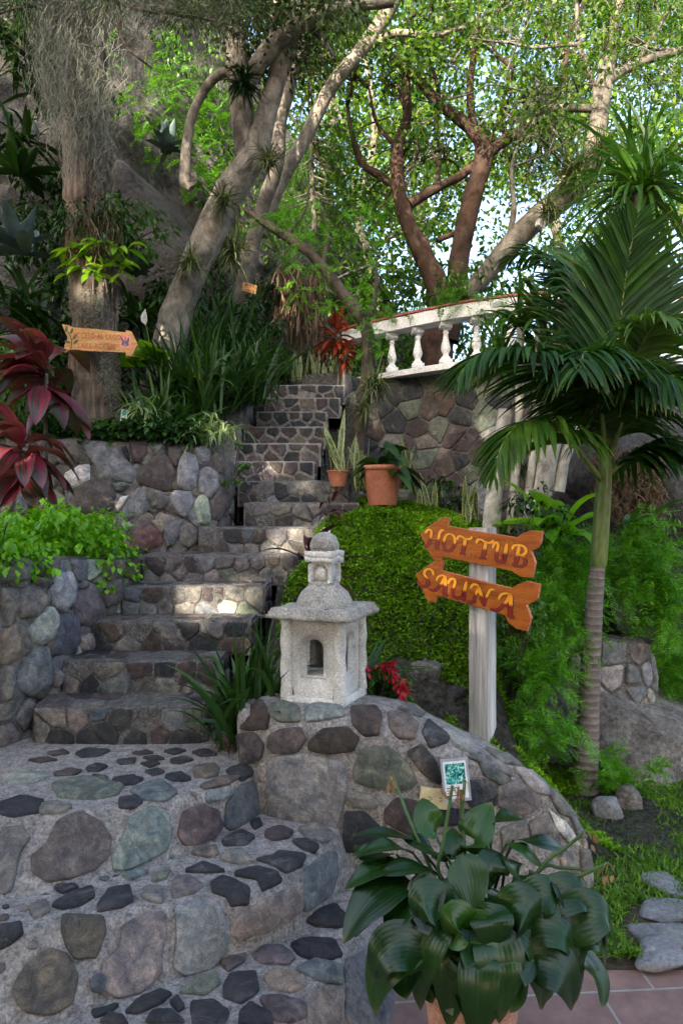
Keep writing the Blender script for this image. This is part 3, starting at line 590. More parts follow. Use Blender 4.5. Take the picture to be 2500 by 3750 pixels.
TU6 = [('GY', [(385,1030),(440,975),(560,970),(610,1030),(590,1110),(520,1190),(450,1180),(390,1110)]),('BLG', [(615,1050),(680,1015),(800,1030),(890,1120),(980,1240),(950,1310),(850,1295),(720,1280),(680,1180),(630,1110)]),('PU', [(925,1010),(1000,990),(1085,1020),(1080,1110),(1000,1170),(950,1150)]),
 ('PU', [(985,1270),(1060,1160),(1180,1085),(1240,1190),(1265,1310),(1210,1370),(1070,1350),(990,1300)]),('PUG', [(1195,1050),(1260,1030),(1310,1060),(1300,1130),(1260,1200),(1210,1130)]),('BLL', [(1290,1130),(1340,1090),(1410,1120),(1425,1230),(1400,1340),(1330,1370),(1270,1330),(1275,1200)]),('BLL', [(1400,1060),(1460,1055),(1500,1090),(1495,1170),(1440,1195),(1400,1130)]),
 ('BLL', [(1430,1220),(1490,1195),(1555,1240),(1560,1340),(1500,1420),(1430,1380),(1420,1290)]),('PU', [(490,1430),(540,1340),(660,1285),(790,1290),(835,1390),(800,1500),(720,1545),(560,1530),(500,1490)]),('WH', [(460,1310),(470,1240),(560,1190),(640,1180),(650,1290),(560,1340),(480,1380)]),('GR', [(810,1310),(900,1300),(940,1330),(900,1375),(830,1365)]),
 ('BLG', [(865,1540),(920,1420),(1000,1340),(1060,1420),(1070,1500),(1000,1568),(890,1570)]),('PUG', [(1045,1410),(1100,1370),(1200,1380),(1225,1440),(1180,1500),(1090,1500)]),('BLL', [(1215,1400),(1260,1365),(1370,1375),(1390,1450),(1330,1560),(1280,1530),(1220,1450)]),('WH', [(830,1480),(870,1410),(930,1400),(900,1450),(850,1520)]),
 ('TN', [(320,1430),(400,1360),(480,1420),(470,1530),(330,1540),(280,1480)]),('PU', [(250,960),(320,950),(370,1010),(370,1100),(290,1080),(250,1020)]),('CH', [(870,1060),(910,1040),(940,1130),(930,1160)]),('GYL', [(1090,1050),(1150,1030),(1190,1050),(1140,1100),(1100,1120)]),('GY', [(0,1380),(60,1350),(110,1420),(90,1520),(0,1560)]),('BLG', [(130,1400),(230,1380),(260,1460),(200,1550),(120,1520)]),('PUG', [(300,1200),(380,1180),(440,1290),(400,1350),(320,1330)])]
TU2 = [('GY', [(555,20),(700,0),(700,60),(640,100),(560,80)]),('RED', [(740,110),(800,40),(860,15),(920,60),(935,150),(860,190),(780,180)]),('WH', [(700,30),(740,15),(765,40),(730,70)]),('TN', [(870,10),(930,0),(950,40),(930,90)]),('BLG', [(945,0),(1040,0),(1040,60),(1010,140),(960,165),(940,100)]),('PUG', [(1030,50),(1080,20),(1135,60),(1145,130),(1080,165),(1025,140)])]
TU1 = [('GY', [(150,700),(290,690),(305,790),(220,885),(160,800)]),('PUG', [(220,900),(310,880),(340,1000),(310,1130),(210,1245),(160,1230),(140,1100),(190,1020)]),('GRL', [(20,1100),(90,1020),(130,1060),(160,1280),(50,1270)])]
wall('retaining_wall', 'upper left dry-looking wall of big rounded grey and purple stones under the shaded planting', [(-3.4, 4.95), (-2.4, 4.93), (-1.5, 4.98), (-1.08, 5.04), (-.92, 5.2), (-.88, 5.6), (-.93, 6.2), (-.9, 6.9)], [(0, 1.2), (.6, 1.25), (.75, 1.6), (1, 2.6)], [(0, 2.36), (.5, 2.33), (.62, 2.25), (.7, 2.2), (.78, 2.38), (.88, 2.75), (1, 3.2)], .3, MORTAR2,
     [(TU6, c6, .03), (TU2, c2, .03), (TU1, c1, .03)], (.15, .014, dict(GY=4, PUG=3, BRL=2, BLG=2, TN=.4), None), rnd=.04, hst=.016)
TL2 = [('GY', [(105,420),(160,380),(270,440),(270,480),(200,560),(110,570),(95,500)]),('GY', [(0,400),(90,410),(100,500),(40,620),(0,620)]),('BLL', [(280,420),(310,320),(400,300),(425,380),(410,480),(350,530),(300,490)]),('PUG', [(420,450),(440,400),(520,375),(565,420),(560,560),(500,620),(440,600),(425,520)]),
 ('TN', [(0,640),(90,590),(150,650),(180,740),(90,810),(0,840)]),('GRL', [(150,640),(200,570),(290,500),(320,560),(300,680),(220,730),(170,700)]),('BLD', [(320,560),(380,535),(435,560),(440,700),(420,770),(330,790),(270,760),(310,680)]),('BLG', [(90,860),(180,750),(260,740),(295,830),(290,940),(180,1020),(90,980)]),('GY', [(0,850),(60,840),(80,920),(50,1030),(0,1050)]),
 ('PK', [(450,680),(500,655),(555,720),(540,760),(455,760)]),('BRL', [(580,390),(660,350),(700,400),(660,490),(600,510),(580,450)]),('BRL', [(700,240),(770,220),(785,320),(760,370),(710,350)]),('GY', [(440,380),(480,350),(490,380),(430,400)]),('PUG', [(170,330),(280,340),(290,370),(230,400),(190,380)]),('GY', [(60,240),(150,210),(180,300),(150,360),(20,360)]),('PK', [(300,870),(350,870),(360,930),(300,970)])]
wall('retaining_wall', 'low wall of rounded boulders beside the lower steps, topped by the bright green bush', [(-2.9, 2.95), (-2.2, 3.15), (-1.82, 3.38), (-1.64, 3.7), (-1.52, 4.1), (-1.42, 4.5), (-1.40, 4.95)], [(0, 0), (1, .4)], [(0, 1.58), (.6, 1.55), (.85, 1.5), (1, 1.5)], .25, MORTAR2,
     [(TL2, c2, .035)], (.13, .014, dict(GY=4, BLG=2, PUG=2, BRL=1, GRL=.4), None), rnd=.05, hst=.016)
TW5 = [('BR', [(75,110),(95,75),(165,75),(190,110),(185,175),(110,180),(70,165)]),('GR', [(200,90),(250,78),(305,95),(310,150),(230,150),(195,120)]),('LB', [(340,100),(400,78),(470,100),(480,130),(400,145),(340,150)]),('BR', [(510,100),(600,98),(620,125),(610,200),(560,205),(515,160)]),('BRL', [(650,120),(720,130),(760,165),(745,215),(690,215),(655,175)]),('PU', [(195,210),(240,178),(310,175),(328,215),(300,265),(215,268),(192,245)]),
 ('BR', [(350,225),(400,180),(490,172),(530,215),(510,260),(420,272),(350,255)]),('PUD', [(60,240),(80,200),(140,195),(172,240),(160,290),(110,310),(65,285)]),('LB', [(205,300),(310,280),(470,320),(475,420),(440,555),(340,545),(205,510),(195,420)]),('GR', [(525,320),(545,260),(640,248),(720,310),(750,380),(690,405),(560,390),(522,365)]),('PUD', [(725,270),(780,240),(830,300),(850,360),(845,385),(780,350)]),
 ('CH', [(780,190),(800,148),(840,180),(880,210),(870,230),(810,250)]),('GY', [(500,430),(580,425),(610,460),(600,480),(520,475)]),('PUD', [(640,490),(680,445),(760,460),(770,520),(745,580),(690,560),(640,530)]),('CH', [(485,500),(560,500),(620,560),(640,600),(560,640),(490,640)]),('CH', [(930,380),(1020,375),(1065,410),(1060,465),(970,475),(940,440)]),('GY', [(1070,400),(1140,375),(1190,410),(1230,450),(1180,500),(1100,500),(1065,450)]),
 ('GR', [(995,310),(1060,330),(1115,370),(1080,390),(1020,360)]),('DK', [(800,500),(860,480),(960,490),(930,540),(820,545)]),('GY', [(1190,540),(1250,500),(1290,560),(1300,620),(1200,600)]),('GYL', [(850,175),(950,215),(980,280),(900,240)]),('GY', [(960,290),(1000,270),(1110,330),(1110,360),(1020,320)]),('GYL', [(1130,330),(1230,350),(1260,430),(1200,420)]),('GY', [(1250,400),(1330,440),(1370,520),(1300,500)]),
 ('WH', [(1265,490),(1330,540),(1375,615),(1340,610),(1290,560)]),('GYL', [(1300,620),(1350,640),(1370,720),(1310,700)]),('BLG', [(1340,500),(1380,520),(1400,590),(1370,590)]),('GY', [(1080,560),(1170,520),(1180,600),(1090,640)]),('PUG', [(720,85),(800,110),(770,135),(690,105)]),('GY', [(1020,255),(1100,280),(1170,320),(1080,310)]),('PUG', [(1380,640),(1415,640),(1425,720),(1385,720)]),('GY', [(1320,730),(1380,735),(1410,800),(1340,810)])]
zt = [(865, 2553), (1000, 2550), (1336, 2553), (1470, 2572), (1566, 2612), (1719, 2682), (1834, 2730), (1948, 2797), (2044, 2873), (2111, 2959), (2150, 3074), (2173, 3200)]
ztw = [((x-865)/(2173-865), EYE-(y-1875)*3.2/F) for x, y in zt]
wing, wing_bv = wall('stone_wall', 'curved mortared stone wall sweeping down beside the steps, with the carved lantern on top', [(-.49, 3.45), (-.50, 3.28), (-.42, 3.19), (-.03, 3.04), (.35, 3.0), (.75, 3.03), (1.05, 3.1), (1.19, 3.22), (1.2, 3.4)], -.05, [(0, .87), (.1, .90)]+[(.1+.81*t, z-.04) for t, z in ztw[2:-1]]+[(1, .05)], .42, MORTAR, [(TW5, c5, .016)], None, rnd=.10, hst=.01, amp=.008, dome=.2, grow_=1.12)
tw, _ = wall('terrace_wall', 'dark rubble stone wall below the white balustrade', [(.02, 7.45), (.15, 7.72), (.4, 7.85), (1.2, 7.5), (1.6, 7.2), (2.5, 6.95), (3.4, 7.1), (4.6, 8)], 1.4, 3.34, .5, MORTAR2, (), (.22, .014, dict(CH=4, GY=1.5, PUD=3, BLG=.6, GR=1, BR=1), None), rnd=.04, hst=.014, dome=.2)
# ------------------------------------------------------------------ lanterns
def sq_loft(m, prof, seg=9, mat=0, amp=.004, bow=0):
    rows = []
    for w, z in prof:
        p = []
        for k in range(4):
            for t in np.linspace(-1, 1, seg, endpoint=False):
                a = [(t, -1), (1, t), (-t, 1), (-1, -t)][k]; p.append((a[0]*w, a[1]*w, z))
        rows.append(p)
    g = np.array(rows); k = g.shape[1]; d = amp*fbm(g*16, 3)+amp*.4*fbm(g*60, 2); g = g*(1+d[..., None]/np.maximum(.05, np.abs(g[..., :1])+np.abs(g[..., 1:2])))
    n = len(prof); m.add(g.reshape(-1, 3), np.array([(i*k+j, i*k+(j+1) % k, (i+1)*k+(j+1) % k, (i+1)*k+j) for i in range(n-1) for j in range(k)]), mat)
    m.add(g[-1], [list(range(k))], mat)
def arch(cx, w, z0, z1, n=14):            # arch outline, counter clockwise from lower right
    r = w/2; p = [(cx+r, z0), (cx+r, z0+(z1-r-z0)*.5)]
    p += [(cx+r*math.cos(a), z1-r+r*math.sin(a)) for a in np.linspace(0, math.pi, n)]
    return np.array(p+[(cx-r, z0+(z1-r-z0)*.5), (cx-r, z0), (cx, z0)])
def arch_panel(m, W, z0, z1, hole, frame, y, depth, k, hole_through=True):
    def ring(p): return np.array(p)
    rect = []
    for x, z in hole:
        d = np.array([x-hole[:, 0].mean(), z-(z0+z1)/2]); s = min(W/2/max(abs(d[0]), 1e-6), (z1-z0)/2/max(abs(d[1]), 1e-6)); rect.append(d*s+[0, (z0+z1)/2])
    rows = [(np.array(rect), y), (frame, y), (frame*.985+frame.mean(0)*.015, y+.016), (hole, y+.018), (hole, y+depth)]
    n = len(hole); v = np.array([(x, yy, z) for p, yy in rows for x, z in p]); v[:, 1] += .0015*fbm(v*25, 2)
    f = [(i*n+j, i*n+(j+1) % n, (i+1)*n+(j+1) % n, (i+1)*n+j) for i in range(len(rows)-1) for j in range(n)]
    if not hole_through: f.append(tuple(range((len(rows)-1)*n, len(rows)*n)))
    c, s = math.cos(k*math.pi/2), math.sin(k*math.pi/2); v = np.stack([v[:, 0]*c-v[:, 1]*s, v[:, 0]*s+v[:, 1]*c, v[:, 2]], 1); m.add(v, f, 0)
def lantern(label):
    t = thing('stone_lantern', label, 'lantern')
    m = M(); w = .136
    for k in range(4):
        h = arch(0, .092, .12, .30); fr = arch(0, .135, .105, .325); arch_panel(m, 2*w, .02, .40, h, fr, -w, .035, k)
    box(m, (0, 0, .115), (2*w-.03, 2*w-.03, .006)); box(m, (0, 0, .395), (2*w-.01, 2*w-.01, .006)); m.build('body', SANDI, t)
    m = M(); sq_loft(m, [(.155, -.05), (.162, -.02), (.16, .018), (.15, .024)]); m.build('base', SAND, t)
    for sx in (-1, 1):
        for sy_ in (-1, 1):
            m = M(); zz = np.linspace(.015, .40, 40); a = np.linspace(0, 2*math.pi, 20, endpoint=False)
            rr = .028*(1+.10*np.sin(2*a[None]+zz[:, None]*46)); v = np.stack([sx*.139+rr*np.cos(a), sy_*.139+rr*np.sin(a), np.repeat(zz[:, None], 20, 1)], -1)
            m.add(v.reshape(-1, 3), np.array([(i*20+j, i*20+(j+1) % 20, (i+1)*20+(j+1) % 20, (i+1)*20+j) for i in range(39) for j in range(20)])); m.build('twisted_column', SAND, t)
    m = M(); sq_loft(m, [(.15, .398), (.20, .400), (.213, .404), (.213, .420), (.205, .425), (.203, .436), (.197, .440), (.196, .450), (.190, .453), (.1, .454)], 13, amp=.008); m.build('cornice', SANDD, t)
    m = M(); lathe(m, [(.142, .450), (.138, .472), (.128, .492), (.115, .516), (.095, .536), (.08, .548), (.075, .558), (.07, .575)], seg=32, noise=.05); m.build('dome', SANDD, t)
    m = M()
    for k in range(4): arch_panel(m, .122, .560, .667, arch(0, .062, .565, .650), arch(0, .082, .562, .661), -.061, .012, k, False)
    m.build('turret', SAND, t)
    m = M(); sq_loft(m, [(.06, .663), (.073, .665), (.074, .689), (.071, .692), (.074, .694), (.0755, .720), (.07, .723), (.03, .724)], 7, amp=.003); m.build('turret_cap', SAND, t)
    m = M(); lathe(m, [(.069, .720), (.07, .733), (.0725, .735), (.0725, .747), (.069, .765), (.058, .790), (.04, .807), (.02, .815), (0.001, .817)], seg=28, noise=.04); m.build('finial', SANDD, t)
    return t
SANDI = SAND
L1 = lantern('pale carved stone lantern with arched windows standing on the curved wall by the steps')
p = at(1187, 2578, 3.30); L1.scale = (1, 1, .985); L1.location = [p[0], 3.36, .898]; L1.rotation_euler = (0, 0, R(-22))
L2 = dup(L1); L2['label'] = 'smaller weathered lantern half hidden in tall grass at the top of the stairs'
for o in (L1, L2): o['group'] = 'carved stone lanterns'
p = at(903, 1385, 7.7); L2.location = list(p); L2.location.z = at(0, 1203, 7.7)[2]-.817*.82; L2.scale = (.82,)*3; L2.rotation_euler = (0, 0, R(-20))

# ------------------------------------------------------------------ sign post
def ink_mat():
    m, n, l, b = nodes('painted_letters'); t = n.new('ShaderNodeTexCoord'); s = n.new('ShaderNodeSeparateXYZ'); l.new(t.outputs['UV'], s.inputs[0])
    r = ramp(n, [(.44, (.20, .008, .004)), (.56, (.80, .30, .006))]); l.new(s.outputs[1], r.inputs[0]); l.new(r.outputs[0], b.inputs['Base Color']); b.inputs['Roughness'].default_value = .45; return m
INK = ink_mat(); DARKINK = m_plain('dark_paint', (.035, .012, .006), .5)
SIGNW = m_surface('varnished_wood', (.26, .058, .006), (.42, .115, .012), 4, .5, .2, .003, 40, mp=(1.2, 1.2, 9), spec=.25)
SIGNE = m_surface('cut_wood_edge', (.42, .13, .07), (.55, .2, .11), 8, .6, .3, .003, 60)
GL = {  # letter strokes: (points, width scale)
 'H': [([(.0,.68),(.10,.86),(.24,.90),(.33,.80),(.32,.5),(.28,.2),(.15,.03),(.0,.10)],1),([(1.02,.99),(.88,.97),(.79,.8),(.75,.4),(.75,.06),(.90,.03)],1.1),([(.32,.46),(.76,.48)],1.0)],
 'O': [([(.5,.97),(.2,.86),(.06,.5),(.18,.14),(.46,.02),(.78,.16),(.94,.52),(.82,.86),(.5,.97)],1)],
 'T': [([(.02,.70),(.1,.88),(.28,.92),(.55,.84),(.82,.86),(.98,1.0)],1),([(.56,.86),(.54,.5),(.5,.06)],1.2),([(.28,.02),(.5,.07),(.74,.04)],.9)],
 'U': [([(.02,.62),(.1,.86),(.24,.94),(.34,.8),(.30,.4),(.36,.12),(.54,.03),(.74,.16),(.8,.4)],1),([(.84,.97),(.82,.5),(.84,.10),(.97,.05)],1.2)],
 'B': [([(.0,.72),(.1,.9),(.4,.98),(.7,.94),(.84,.76),(.7,.58),(.42,.53)],1),([(.42,.53),(.74,.48),(.9,.28),(.76,.08),(.4,.02),(.12,.08)],1),([(.40,.95),(.38,.5),(.34,.06)],1.2)],
 'S': [([(.96,.72),(.86,.92),(.6,.98),(.36,.86),(.34,.66),(.56,.50),(.7,.32),(.62,.1),(.36,.02),(.06,.12),(.0,.2)],1.1)],
 'A': [([(.28,.6),(.34,.82),(.5,.95),(.7,.96)],.9),([(.68,.96),(.58,.6),(.40,.22),(.22,.06),(.02,.10)],1),([(.70,.96),(.76,.5),(.82,.05),(.99,.02)],1.3),([(.5,.40),(.80,.40)],.8)],
 'N': [([(.04,.7),(.12,.9),(.28,.94),(.36,.85)],1),([(.34,.90),(.30,.5),(.24,.12),(.10,.02),(.0,.1)],.9),([(.32,.92),(.5,.55),(.72,.06)],1.3),([(.72,.06),(.74,.5),(.84,.88),(1.,.94)],.9)]}
def stroke(m, pts, w, xf, y, mat, uvf):
    P = spline(pts, 5); T = unit(np.gradient(P, axis=0)); N = np.c_[-T[:, 1], T[:, 0]]; n = len(P); ww = w*(.75+.5*np.abs(T[:, 1]))[:, None]*np.minimum(1, .55+np.minimum(np.arange(n), n-1-np.arange(n))*.25)[:, None]
    E = np.vstack([P+N*ww/2, P-N*ww/2]); v = np.array([xf(a, b, y) for a, b in E]); uv = np.c_[E[:, 0]*0, [uvf(b) for b in E[:, 1]]]
    m.add(v, [(i, i+1, n+i+1, n+i) for i in range(n-1)], mat, uv)
SP = thing('sign_post', 'weathered square post carrying two orange arrow boards for hot tub and sauna', 'signpost', (.83, 3.85, .5))
A0 = R(-36.6); e = np.array([math.cos(A0), math.sin(A0), 0]); nf = np.array([math.sin(A0), -math.cos(A0), 0]); CR = np.array([.8025, 3.75, 0])
m = M(); ctr = CR-e*.056-nf*.056
g0 = [[(x, y, z) for x, y in ((-.056, -.056), (0, -.057), (.056, -.056), (.057, 0), (.056, .056), (0, .057), (-.056, .056), (-.057, 0))] for z in np.linspace(.3, 1.712, 24)]
g = np.array(g0); g[..., :2] *= 1+.03*fbm(g*4, 3)[..., None]; q = g.reshape(-1, 3); v = ctr+q[:, :1]*e+q[:, 1:2]*-nf+q[:, 2:]*np.array([0, 0, 1]); f = [(i*8+j, i*8+(j+1) % 8, (i+1)*8+(j+1) % 8, (i+1)*8+j) for i in range(23) for j in range(8)]
m.add(v, np.array(f)); m.add(v[-8:], [list(range(8))]); m.build('post', GREYWOOD, SP, smooth=False)
def board(zc, tilt, poly, letters, text, hgt):
    ct, st = math.cos(tilt), math.sin(tilt)
    def xf(a, b, y): s, z = a*ct-b*st, a*st+b*ct; return CR+e*s+nf*(y)+np.array([0, 0, zc+z])
    m = M(); prism(m, poly, .001, .027, xf, 0, .003, 1)
    bo = m.build('board', [SIGNW, SIGNE], SP, smooth=False)
    lo = M()
    for ch, (x0, y0, w, h) in zip(text, letters):
        for pts, ws in GL[ch]:
            pp = [(x0+w*a, y0+h*(b-.5)+.0*a) for a, b in pts]; uvf = lambda b, y0=y0, h=h: (b-y0)/h+.5
            stroke(lo, pp, .0195*ws, xf, .0278, 1, uvf)
            stroke(lo, pp, .0140*ws, xf, .0285, 0, uvf)
    lo.build('lettering', [INK, DARKINK], bo, smooth=False)
    for x, y in ((-.075, .05), (-.045, .058), (-.08, -.045), (-.05, -.05)):
        b = M(); q = [xf(x+.004*math.cos(t), y+.004*math.sin(t), .0284) for t in np.linspace(0, 6.283, 10, endpoint=False)]; b.add(q, [list(range(10))]); b.build('screw', DARKINK, bo)
board(1.596, R(-8.3), [(-.418, .015), (-.36, .075), (-.285, .133), (-.252, .136), (-.254, .090), (-.05, .090), (.165, .094), (.20, .125), (.235, .142), (.300, .150), (.298, .085), (.285, .06), (.255, .035), (.285, -.02), (.280, -.10), (.22, -.11), (.185, -.098), (.165, -.088), (0, -.088), (-.262, -.088), (-.262, -.118), (-.30, -.122), (-.33, -.10)],
      [(-.382, .005, .115, .115), (-.262, .0, .078, .105), (-.18, -.0, .095, .11), (-.062, .0, .105, .115), (.037, .0, .095, .11), (.148, .0, .095, .118)], 'HOTTUB', .12)
board(1.342, R(-10.5), [(-.452, .01), (-.39, .07), (-.335, .125), (-.292, .13), (-.292, .074), (0, .074), (.135, .077), (.165, .105), (.21, .135), (.285, .135), (.285, .06), (.265, .035), (.235, .012), (.27, -.05), (.262, -.125), (.20, -.128), (.155, -.108), (.13, -.076), (0, -.074), (-.298, -.074), (-.30, -.118), (-.345, -.122), (-.37, -.09)],
      [(-.425, .008, .095, .115), (-.345, -.004, .125, .112), (-.238, -.004, .135, .112), (-.10, -.006, .145, .118), (.035, -.012, .15, .122)], 'SAUNA', .12)

# ------------------------------------------------------------------ arrow sign on the tree, cards, outlet
PINE = m_surface('yellow_wood', (.34, .16, .055), (.55, .30, .11), 5, .7, .3, .003, 40, mp=(1, 1, 9))
Ys = 5.36; p6 = lambda x, y, d=0: at(x*.5102, 1100+y*.5102, Ys)-np.array([0, d, 0])
AS = thing('arrow_sign', 'yellowish wooden arrow board with a painted vine and butterfly nailed to the shaggy trunk', 'sign', p6(720, 290))
m = M(); poly = [(448, 172), (500, 180), (525, 195), (700, 208), (903, 232), (908, 217), (945, 224), (990, 318), (948, 402), (905, 396), (906, 376), (700, 368), (600, 362), (465, 373), (470, 320), (492, 272)]
n = len(poly); fr = np.array([p6(x, y, .014) for x, y in poly]); bk = np.array([p6(x, y, -.014) for x, y in poly])
m.add(np.vstack([fr, bk]), [(j, n+j, n+(j+1) % n, (j+1) % n) for j in range(n)]+[tuple(range(n))[::-1], tuple(range(n, 2*n))]); ab = m.build('board', PINE, AS, smooth=False)
LEAFP = m_plain('painted_green', (.07, .075, .02), .6); PINKP = m_plain('painted_pink', (.62, .20, .16), .6); BLUEP = m_plain('painted_slate', (.07, .08, .10), .6); REDP = m_plain('painted_brick_red', (.36, .075, .03), .6)
m = M(); px3 = lambda a, b, y: p6(a, b, y)
stroke(m, [(512, 360), (520, 300), (505, 250), (480, 205)], 7, px3, .0155, 0, lambda b: 0); stroke(m, [(518, 285), (540, 270), (555, 260)], 5, px3, .0155, 0, lambda b: 0)
for cx, cy, an, ln in ((482, 208, 80, 22), (520, 222, 70, 22), (545, 262, 60, 22), (490, 300, -20, 22), (550, 300, 40, 22)):
    a = R(an); q = [(cx+ln*math.cos(t)*math.cos(a)-10*math.sin(t)*math.sin(a), cy-ln*math.cos(t)*math.sin(a)-10*math.sin(t)*math.cos(a)) for t in np.linspace(0, 6.283, 14, endpoint=False)]
    m.add([px3(x, y, .0152) for x, y in q], [tuple(range(14))])
m.build('painted_vine', LEAFP, ab, smooth=False)
m = M(); m.add([px3(x, y, .0149) for x, y in ((862, 250), (885, 242), (945, 262), (942, 350), (905, 346), (865, 335))], [tuple(range(6))], 0)
for q in ([(900, 300), (868, 252), (876, 290), (882, 300), (874, 318), (892, 330)], [(906, 302), (930, 262), (932, 295), (926, 305), (930, 325), (912, 332)]): m.add([px3(x, y, .0154) for x, y in q], [tuple(range(6))], 1)
stroke(m, [(904, 260), (903, 340)], 7, px3, .0158, 1, lambda b: 0); m.build('painted_butterfly', [PINKP, BLUEP], ab, smooth=False)
def text(body, loc, size, mat, parent, rot=(R(90), 0, 0), name='lettering', sx=1):
    cu = bpy.data.curves.new(name, 'FONT'); cu.body = body; cu.size = size; cu.extrude = .0006; cu.align_x = 'CENTER'; cu.align_y = 'CENTER'; cu.space_character = 1.15; cu.offset = size*.012
    o = bpy.data.objects.new(name, cu); C.objects.link(o); cu.materials.append(mat); org = np.zeros(3); p = parent
    while p is not None: org += np.array(p.location); p = p.parent
    o.scale = (sx, 1, 1); bpy.context.view_layer.update(); me = bpy.data.meshes.new_from_object(o.evaluated_get(bpy.context.evaluated_depsgraph_get())); o2 = bpy.data.objects.new(name, me); C.objects.link(o2); bpy.data.objects.remove(o); o2.parent = parent; o2.location = list(np.array(loc)-org); o2.rotation_euler = rot; o2.scale = (sx, 1, 1); return o2
text('ACCESO AL LAGO', p6(700, 262, .0155), .058, REDP, ab, (R(90), R(3.3), 0), sx=.70); text('LAKE ACCESS', p6(700, 333, .0155), .056, REDP, ab, (R(90), R(1.5), 0), sx=.78)
def card_mat():
    m, n, l, b = nodes('plant_photo'); a = noise_n(n, l, 60, 3, .5, dist=1.5); r = ramp(n, [(.38, (.01, .05, .06)), (.47, (.02, .28, .24)), (.55, (.12, .5, .42)), (.64, (.7, .8, .75))]); l.new(a.outputs[0], r.inputs[0]); l.new(r.outputs[0], b.inputs['Base Color']); b.inputs['Roughness'].default_value = .25; return m
CARD = card_mat(); PAPER = m_plain('paper', (.74, .75, .78), .3); LAMI = m_plain('laminate', (.34, .36, .38), .2); INKB = m_plain('printed_ink', (.03, .03, .035), .6); STAKE = m_plain('rusty_stake', (.10, .06, .045), .8)
def card(label, c, w, h, rot, tilt, stake, rz=0):
    t = thing('plant_label', label, 'label', c, 'laminated plant labels'); c = np.array(c)
    ca, sa = math.cos(rot), math.sin(rot); 
    def xf(a, b, y): x, z = a*ca-b*sa, a*sa+b*ca; return c+np.array([x*math.cos(rz), x*math.sin(rz)-y+z*tilt, z])
    R4 = lambda x0, y0, x1, y1: [(x0, y0), (x1, y0), (x1, y1), (x0, y1)]
    m = M(); prism(m, R4(-w/2, -h/2, w/2, h/2), 0, .002, xf, 0, .0005); m.build('laminate', LAMI, t, smooth=False)
    m = M(); prism(m, R4(-w*.42, -h*.43, w*.42, h*.43), .0022, .0026, xf, 0, .0001); m.build('paper', PAPER, t, smooth=False)
    m = M(); m.add([xf(a, b, .003) for a, b in R4(-w*.36, -h*.1, w*.36, h*.38)], [(0, 1, 2, 3)]); m.build('photo', CARD, t, smooth=False)
    m = M()
    for k in range(4): m.add([xf(a, b, .003) for a, b in R4(-w*.36, -h*(.17+.06*k)-h*.02, w*(.02-.1*(k % 3)), -h*(.17+.06*k))], [(0, 1, 2, 3)])
    m.build('printed_text', INKB, t, smooth=False)
    m = M(); box(m, xf(0, -h/2-stake/2, -.004), (.012, .004, stake+h*.6)); m.build('stake', STAKE, t, smooth=False)
q5 = lambda x, y: (800+x*.957, 2500+y*.957)
card('laminated card with a teal leaf photo standing behind the big pot beside the outlet', at(*q5(907, 372), 2.93), .118, .178, R(5), .12, .25)
card('white plant card hung among the dark red cordyline leaves', at(124, 1473, 4.45), .10, .145, R(-5), .15, .2)
card('narrow blue-green plant card below the shaggy trunk', at(454, 1521, 5.3), .052, .098, R(-3), .1, .15)
card('small plant card just above the finial of the near lantern', at(1196, 1942, 4.55), .05, .04, 0, .3, .12)
# power outlet on the curved wall
o_, nn_, _, _ = wing_bv.ray_cast(Vector((0, 0, EYE)), (Vector(at(*q5(825, 440), 3))-Vector((0, 0, EYE))).normalized())
oc = np.array(o_)+np.array([0, -.014, 0]); PO = thing('power_outlet', 'cream electrical outlet plate with two sockets fixed on the curved stone wall', 'outlet', oc); CREAM = m_plain('cream_plastic', (.62, .52, .30), .4); SLOT = m_plain('socket_slot', (.02, .02, .02), .6)
rt = R(-6); xf = lambda a, b, y: oc+np.array([a*math.cos(rt)-b*math.sin(rt), -y, a*math.sin(rt)+b*math.cos(rt)])
m = M(); prism(m, [(-.064, -.042), (.064, -.042), (.064, .042), (-.064, .042)], -.02, .006, xf, 0, .003); m.build('cover_plate', CREAM, PO, smooth=False)
for sx in (-.024, .024):
    m = M(); prism(m, [(sx+.019*math.cos(t)*1.0, max(-.0165, min(.0165, .022*math.sin(t)))) for t in np.linspace(0, 6.283, 20, endpoint=False)], .0062, .0085, xf, 0, .001); so = m.build('socket', CREAM, PO, smooth=False)
    m = M()
    for a, b, w, h in ((sx, .008, .012, .003), (sx, -.005, .012, .003), (sx+.009, .001, .005, .005)): m.add([xf(a+i*w/2, b+j*h/2, .0088) for i, j in ((-1, -1), (1, -1), (1, 1), (-1, 1))], [(0, 1, 2, 3)])
    m.build('slot', SLOT, so, smooth=False)

# ------------------------------------------------------------------ balustrade
RL = spline([(.08, 8.3), (.35, 8.0), (1.43, 7.16), (2.4, 6.88), (3.3, 7.02), (4.3, 7.7)], 10)
BT = thing('balustrade', 'white balustrade with red tiled rail along the terrace edge', 'balustrade', (1.43, 7.16, 3.36))
def rail(name, w, z0, z1, mat):
    m = M(); T = unit(np.gradient(RL, axis=0)); N = np.c_[-T[:, 1], T[:, 0]]; b = .008
    prof = [(-w, z0), (w, z0), (w+.0, z1-b), (w-b, z1), (-w+b, z1), (-w, z1-b)]; g = np.array([[(*(p+n*o), z) for o, z in prof] for p, n in zip(RL, N)]); k = 6
    m.add(g.reshape(-1, 3), np.array([(i*k+j, i*k+(j+1) % k, (i+1)*k+(j+1) % k, (i+1)*k+j) for i in range(len(RL)-1) for j in range(k)])); m.add(g[0], [tuple(range(k))[::-1]]); m.add(g[-1], [tuple(range(k))]); return m.build(name, mat, BT, smooth=False)
rail('rail', .10, 3.845, 3.985, WHITE); rail('tile_cap', .115, 3.986, 4.012, REDTILE); rail('plinth', .10, 3.32, 3.385, WHITE)
bp = resample(RL, 15); bo = None
